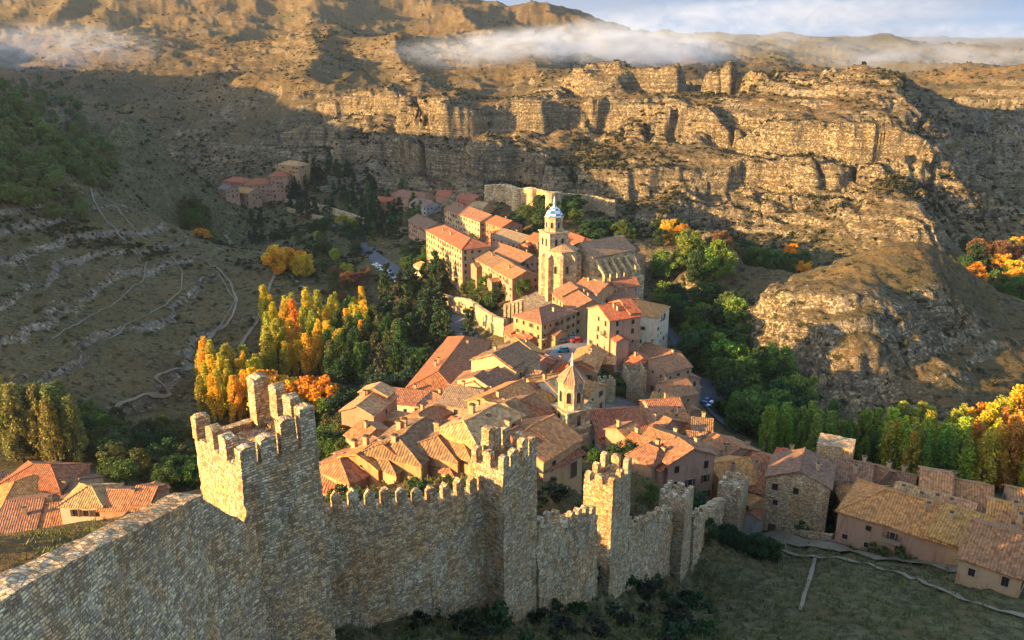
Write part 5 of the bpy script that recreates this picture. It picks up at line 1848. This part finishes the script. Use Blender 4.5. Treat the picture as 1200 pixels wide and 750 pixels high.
grove('round', (680, 745), (385, 430), 18, (6, 10), [DGREEN, GREEN_], 'dark tree behind the cathedral nave', 'trees behind the cathedral nave')
grove('round', (390, 440), (360, 420), 14, (5, 9), [GREEN_, YGREEN, OLIVE, BROWNL], 'tree on the bank under the road with the parked cars', 'trees under the upper road')
plant('pine', hit(740, 420), 11, GREEN_, 'spreading cedar in front of the rosy palace facade', None)
plant('pine', hit(549, 404), 13, DGREEN, 'pointed conifer at the foot of the retaining wall', None)
plant('pine', hit(702, 452), 7, OLIVE, 'light green pine in the garden left of the crenellated tower', None)
grove('round', (690, 732), (206, 222), 8, (4, 6), [DGREEN, GREEN_], 'green tree in the garden behind the crenellated tower', 'garden trees behind the crenellated tower')
# ravine on the right of the town
grove('round', (768, 800), (395, 440), 12, (7, 11), [ORANGE, GOLD, DGREEN], 'orange tree in the ravine right of the cathedral', 'orange trees in the upper ravine')
grove('round', (835, 885), (405, 440), 16, (9, 14), [DGREEN, ORANGE, GREEN_, BROWNL], 'orange tinted tree in the ravine under the cliffs', 'trees in the ravine under the cliffs')
grove('round', (880, 945), (385, 425), 18, (10, 15), [DGREEN, GREEN_, ORANGE], 'large dark tree in the ravine behind the right mound', 'trees behind the right mound')
grove('round', (775, 850), (320, 380), 34, (9, 14), [GREEN_, DGREEN, BROWNL, LIME], 'green tree in the ravine below the palace', 'trees in the ravine below the palace')
grove('round', (815, 870), (275, 318), 30, (11, 16), [LIME, GREEN_, DGREEN], 'bright green tree on the river bank left of the right mound', 'bright green river trees')
grove('round', (845, 940), (225, 268), 40, (9, 14), [GREEN_, DGREEN, LIME], 'green tree on the dark river bank at the foot of the mound', 'river bank trees at the foot of the mound')
# poplar belt at the right
grove('poplar', (895, 1035), (198, 226), 36, (13, 18), [LIME, (.18, .22, .03), (.24, .24, .035), GREEN_], 'green poplar at the left end of the belt behind the ribbed roofs', 'green poplars behind the ribbed roofs', -100)
grove('poplar', (1030, 1130), (190, 224), 40, (16, 21), [(.3, .3, .035), (.32, .27, .035), LIME, (.28, .22, .02)], 'yellow green poplar in the middle of the belt behind the ribbed roofs', 'yellow green poplars behind the ribbed roofs', -100)
grove('poplar', (1120, 1215), (190, 226), 34, (17, 22), [(.5, .36, .03), GOLD, (.42, .34, .03), (.5, .2, .03)], 'golden poplar at the right end of the belt behind the ribbed roofs', 'golden poplars at the right edge', -100)
# right edge gorge
grove('round', (1128, 1205), (385, 450), 26, (11, 16), [ORANGE, GOLD, BROWNL, DGREEN], 'orange tree in the gorge at the right edge', 'orange trees in the right gorge')
grove('round', (1165, 1215), (350, 385), 10, (11, 16), [GOLD, ORANGE, GREEN_], 'golden tree at the right edge behind the mound', 'golden trees at the right edge')
# bushes and trees by the houses at the lower right
plant('round', hit(980, 612), 8, (.075, .085, .03), 'lone green tree in front of the dark ribbed roof house', None)
plant('round', hit(1104, 640), 5, (.05, .015, .02), 'dark purple bush in front of the pink walls', None)
plant('round', hit(1160, 656), 5.5, (.25, .2, .02), 'bright yellow bush beside the white stepped gable', None)
plant('shrub', hit(1140, 670), 1.8, (.2, .2, .03), 'small yellow green shrub beside the path at the lower right', None)
grove('shrub', (1030, 1090), (112, 119), 9, (1.6, 3), [GREEN_, OLIVE], 'green hedge shrub along the lane in front of the pink walls', 'hedge shrubs by the lane')
grove('shrub', (1100, 1190), (108, 117), 9, (1.6, 3), [DGREEN, GREEN_], 'dark green shrub at the foot of the lower right houses', 'shrubs at the lower right houses')
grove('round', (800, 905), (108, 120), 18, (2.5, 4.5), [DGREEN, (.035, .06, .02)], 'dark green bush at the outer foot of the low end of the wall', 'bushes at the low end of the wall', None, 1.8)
grove('shrub', (930, 985), (124, 131), 8, (1.4, 2.6), [GREEN_, DGREEN], 'low green shrub between the lane and the stone houses', 'shrubs between lane and stone houses')
# inside the wall
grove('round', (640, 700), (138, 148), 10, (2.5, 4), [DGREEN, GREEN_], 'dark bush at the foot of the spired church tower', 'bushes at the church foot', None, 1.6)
grove('round', (720, 790), (130, 146), 14, (3.5, 6), [DGREEN, (.03, .05, .018)], 'dark tree in the lane below the church nave', 'trees below the church nave', None, 2)
plant('round', hit(782, 518), 4, (.22, .19, .03), 'yellow shrub in front of the rosy houses', None)
plant('round', hit(762, 592), 3.4, (.12, .12, .03), 'leafy bush behind the ruined wall between the third and fourth towers', None)
grove('shrub', (638, 712), (92, 112), 14, (.9, 1.8), [OLIVE, (.12, .10, .04), DGREEN], 'low scrubby shrub on the grassy bank inside the wall', 'shrubs on the bank inside the wall')
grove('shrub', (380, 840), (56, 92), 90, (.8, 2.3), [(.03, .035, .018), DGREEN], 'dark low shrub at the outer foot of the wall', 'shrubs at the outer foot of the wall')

# pine wood on the upper left hill
_n = 0
while _n < 230:
    u, v = random.uniform(-20, 140), random.uniform(92, 262)
    if u > 40 + (v - 92) * .9 + 20 or u > 150 - max(0, v - 200) * .9 or (v > 215 and random.random() < .5):
        continue
    p = hit(u, v)
    plant('wood', p - np.array([0, 0, .3]), random.uniform(6, 10), random.choice([(.17, .175, .055), (.12, .14, .04), (.14, .165, .05)]), 'green tree in the wood on the misty hill at the upper left', 'trees of the upper left wood')
    _n += 1

# scattered shrubs on the hills: the large near ones one by one ...
cand = np.where((ROCK > .1) & (GA.ravel() > -.62) & (GA.ravel() < .62) & (P1[:, 2] < 60))[0]
nz = fbm(P1[cand] / 40., 2, 140) + .6 * (RNG.random(len(cand)) - .5)
cand = cand[nz > -.05]
near = cand[(DIST[cand] < 420) & (DIST[cand] > 150)]
pick = RNG.choice(near, 250, replace=False)
for k in pick:
    left = P1[k, 0] < 0
    plant('shrub', P1[k] - np.array([0, 0, .2]), random.uniform(1.0, 2.2), random.choice([OLIVE, (.05, .05, .024), (.10, .085, .04)]),
          'low shrub on the terraced slope of the left hill' if left else 'low shrub on the mound right of the town', 'shrubs of the left hill' if left else 'shrubs of the right mound')
# ... and the countless far ones as ground cover
farc = cand[DIST[cand] >= 420]
wgt = DIST[farc] ** .6 * np.exp(3.2 * fbm(P1[farc] / 28., 3, 150))
pk = RNG.choice(farc, 24000, replace=False, p=wgt / wgt.sum())
base = P1[pk]
sz = RNG.uniform(.6, 1.0, len(pk)) * (1 + 1.6 * RNG.random(len(pk)) ** 2.5) * (1 + .5 * sstep(700, 1500, DIST[pk]))
nl = 9
d = RNG.normal(size=(len(pk), nl, 3))
d /= np.linalg.norm(d, axis=2)[..., None]
d[..., 2] = np.abs(d[..., 2]) * .9
cen = (base[:, None, :] + d * sz[:, None, None] * .65).reshape(-1, 3)
ls = np.repeat(sz, nl) * 1.1
a = RNG.normal(size=(len(cen), 3))
a /= np.linalg.norm(a, axis=1)[:, None]
b2 = np.cross(a, RNG.normal(size=(len(cen), 3)))
b2 /= np.linalg.norm(b2, axis=1)[:, None]
co = np.stack([cen - a * ls[:, None] * .5, cen + b2 * ls[:, None] * .45, cen + a * ls[:, None] * .5, cen - b2 * ls[:, None] * .45], 1).reshape(-1, 3)
sc = link('scrub', mesh_np('scrub', co, np.arange(len(co)), 4, [M['leaf']], False), color=(.045, .042, .02))
sc['kind'] = 'stuff'
# grass tufts over the foreground slope and the dry bank
fg = np.where((DIST < 140) & (GA.ravel() > -.65) & (GA.ravel() < .65) & (DIST > 36) & (tp < .3))[0]
pk = RNG.choice(fg, 9000, replace=True)
base = P1[pk] + np.c_[RNG.normal(0, .5, (len(pk), 2)), np.zeros(len(pk))]
base[:, 2] = height(base[:, 0], base[:, 1])
nl = 5
hh = RNG.uniform(.15, .5, (len(pk), nl, 1)) * (1 + 1.2 * (RNG.random((len(pk), 1, 1)) > .93))
dx = RNG.normal(0, .22, (len(pk), nl, 3)) * np.array([1, 1, 0])
r0 = base[:, None, :] + RNG.normal(0, .18, (len(pk), nl, 3)) * np.array([1, 1, 0])
sd = RNG.normal(0, 1, (len(pk), nl, 3)) * np.array([1, 1, 0])
sd /= np.linalg.norm(sd, axis=2)[..., None] + 1e-6
top = r0 + dx + np.array([0, 0, 1]) * hh
co = np.stack([r0 - sd * .09 - [0, 0, .05], r0 + sd * .09 - [0, 0, .05], top + sd * .03, top - sd * .03], 2).reshape(-1, 3)
gr = link('grass', mesh_np('grass', co, np.arange(len(co)), 4, [M['leaf']], False), color=(.12, .115, .04))
gr['kind'] = 'stuff'
# ------------------------------------------------------------------ leave out fittings that nothing shows
bpy.context.view_layer.update()
dg = bpy.context.evaluated_depsgraph_get()
EYES = [Vector((0, 0, 0)), Vector((-18, 4, 3)), Vector((18, 4, 3)), Vector((0, 0, 14))]
gone = 0
for o in DETAILS:
    mw = o.matrix_world
    n = (mw.to_3x3() @ Vector((0, -1, 0))).normalized()
    c = mw @ Vector((0, -.2, 0 if o.name.split('.')[0] not in ('door',) else 1.2))
    seen = False
    for e in EYES:
        d = c - e
        L = d.length
        d /= L
        if d.dot(n) > -.02:
            continue
        u = c.x / (c.y * CP - c.z * SP)
        if abs(u) > .7:
            continue
        ok, loc, nn, ix, ob, mm = SC.ray_cast(dg, e, d, distance=L - .15)
        if not ok:
            seen = True
            break
    if not seen:
        bpy.data.objects.remove(o)
        gone += 1
# ------------------------------------------------------------------ air and mist
def vol_mat(name, dens, col, aniso=0.3):
    t = NT(name)
    v = t.n('ShaderNodeVolumePrincipled')
    v.inputs['Color'].default_value = (*col, 1)
    v.inputs['Density'].default_value = dens
    v.inputs['Anisotropy'].default_value = aniso
    t.l(v.outputs[0], t.out.inputs[1])
    return t.m


b = MB()
zb = float(P1[:, 2].min()) - 3
b.box(-10000, -9500, zb, 10000, 10000, float(P1[:, 2].max()) + 8)
hz_ = link('haze', b.mesh('haze', [vol_mat('air', .000032, (.80, .88, 1.0), .35)]))
hz_['kind'] = 'stuff'


def mist(px, Y, size, dens, seed, rz=0.0, lift=0.0):
    c = PY(*px, Y)
    t = NT('mist')
    v = t.n('ShaderNodeVolumePrincipled')
    v.inputs['Color'].default_value = (.80, .88, 1.0, 1)
    v.inputs['Anisotropy'].default_value = .2
    p = t.coords('Object')
    n = t.noise(t.pos((1, 1, 2.2)), 4.2 / max(size), 7, .68, 1.2)
    ln = t.n('ShaderNodeVectorMath', operation='LENGTH')
    t.l(p, ln.inputs[0])
    fall = t.ramp(ln.outputs['Value'], 1.0, .25)
    d = t.math('MULTIPLY', t.math('MULTIPLY', t.ramp(n, .42, .66), fall), dens)
    t.l(d, v.inputs['Density'])
    t.l(v.outputs[0], t.out.inputs[1])
    bm = bmesh.new()
    bmesh.ops.create_icosphere(bm, subdivisions=3, radius=1)
    me = bpy.data.meshes.new('mist_bank')
    bm.to_mesh(me)
    bm.free()
    me.materials.append(t.m)
    o = link('mist_bank', me, None, tuple(c + np.array([0, 0, lift])), rz)
    o.scale = size
    o['kind'] = 'stuff'
    return o


mist((690, 55), 1050, (210, 150, 30), .030, 1)
mist((560, 62), 960, (120, 110, 22), .012, 2)
mist((780, 62), 1150, (130, 120, 22), .014, 3)
mist((60, 55), 1000, (150, 120, 34), .008, 4)
mist((1090, 68), 1700, (320, 260, 40), .005, 5)
mist((880, 45), 2300, (500, 300, 55), .003, 6)
mist((850, 22), 2900, (620, 300, 60), .004, 7)
mist((960, 14), 3300, (700, 300, 90), .004, 9)
mist((1140, 40), 3600, (800, 300, 60), .004, 10)
mist((720, 36), 1250, (120, 100, 26), .012, 8)
SC.cycles.volume_step_rate = 1.0
# ------------------------------------------------------------------ light, air, render settings
SUN_DIR = Vector((-.945, -.33, 0)).normalized()
SUN_EL = R(12.3)
to_sun = Vector((SUN_DIR.x * math.cos(SUN_EL), SUN_DIR.y * math.cos(SUN_EL), math.sin(SUN_EL)))
sl = bpy.data.lights.new('sun', 'SUN')
sl.energy = 5.0
sl.angle = R(.5)
sl.color = (1.0, .64, .25)
so = bpy.data.objects.new('sun', sl)
COL.objects.link(so)
so.rotation_euler = to_sun.to_track_quat('Z', 'Y').to_euler()
so.location = (-300, -200, 200)
w = bpy.data.worlds.new('World')
SC.world = w
w.use_nodes = True
nt = w.node_tree
bg = nt.nodes['Background']
sky = nt.nodes.new('ShaderNodeTexSky')
sky.sky_type = 'NISHITA'
sky.sun_disc = False
sky.sun_elevation = SUN_EL
sky.sun_rotation = math.atan2(to_sun.x, to_sun.y)
sky.altitude = 1100
sky.air_density = 1.0
sky.dust_density = 2.2
sky.ozone_density = 1.0
# hazy blue-grey bank of air low over the horizon
tc = nt.nodes.new('ShaderNodeTexCoord')
sx = nt.nodes.new('ShaderNodeSeparateXYZ')
nt.links.new(tc.outputs['Generated'], sx.inputs[0])
mr = nt.nodes.new('ShaderNodeMapRange')
mr.interpolation_type = 'SMOOTHSTEP'
nt.links.new(sx.outputs[2], mr.inputs[0])
mr.inputs[1].default_value, mr.inputs[2].default_value = .04, .30
mx = nt.nodes.new('ShaderNodeMix')
mx.data_type = 'RGBA'
nt.links.new(mr.outputs[0], mx.inputs[0])
nz_ = nt.nodes.new('ShaderNodeTexNoise')
mp_ = nt.nodes.new('ShaderNodeMapping')
mp_.inputs['Scale'].default_value = (5, 5, 22)
nt.links.new(tc.outputs['Generated'], mp_.inputs[0])
nt.links.new(mp_.outputs[0], nz_.inputs['Vector'])
nz_.inputs['Scale'].default_value = 1.0
nz_.inputs['Detail'].default_value = 6
cr_ = nt.nodes.new('ShaderNodeValToRGB')
cr_.color_ramp.elements[0].position, cr_.color_ramp.elements[0].color = .40, (.40, .70, 1.15, 1)
cr_.color_ramp.elements[1].position, cr_.color_ramp.elements[1].color = .64, (.62, .76, 1.0, 1)
nt.links.new(nz_.outputs[0], cr_.inputs[0])
nt.links.new(cr_.outputs[0], mx.inputs[6])
nt.links.new(sky.outputs[0], mx.inputs[7])
nt.links.new(mx.outputs[2], bg.inputs[0])
bg.inputs[1].default_value = .15
vs = SC.view_settings
vs.view_transform = 'Standard'
vs.look = 'None'
vs.gamma = 1
vs.use_curve_mapping = False
vs.exposure = 2.12
SC.render.engine = 'CYCLES'
SC.cycles.use_denoising = True
SC.cycles.max_bounces = 5
SC.cycles.diffuse_bounces = 3
SC.cycles.glossy_bounces = 2
SC.cycles.transmission_bounces = 2
SC.cycles.volume_bounces = 0
SC.cycles.sample_clamp_indirect = 4
SC.cycles.caustics_reflective = False
SC.cycles.caustics_refractive = False
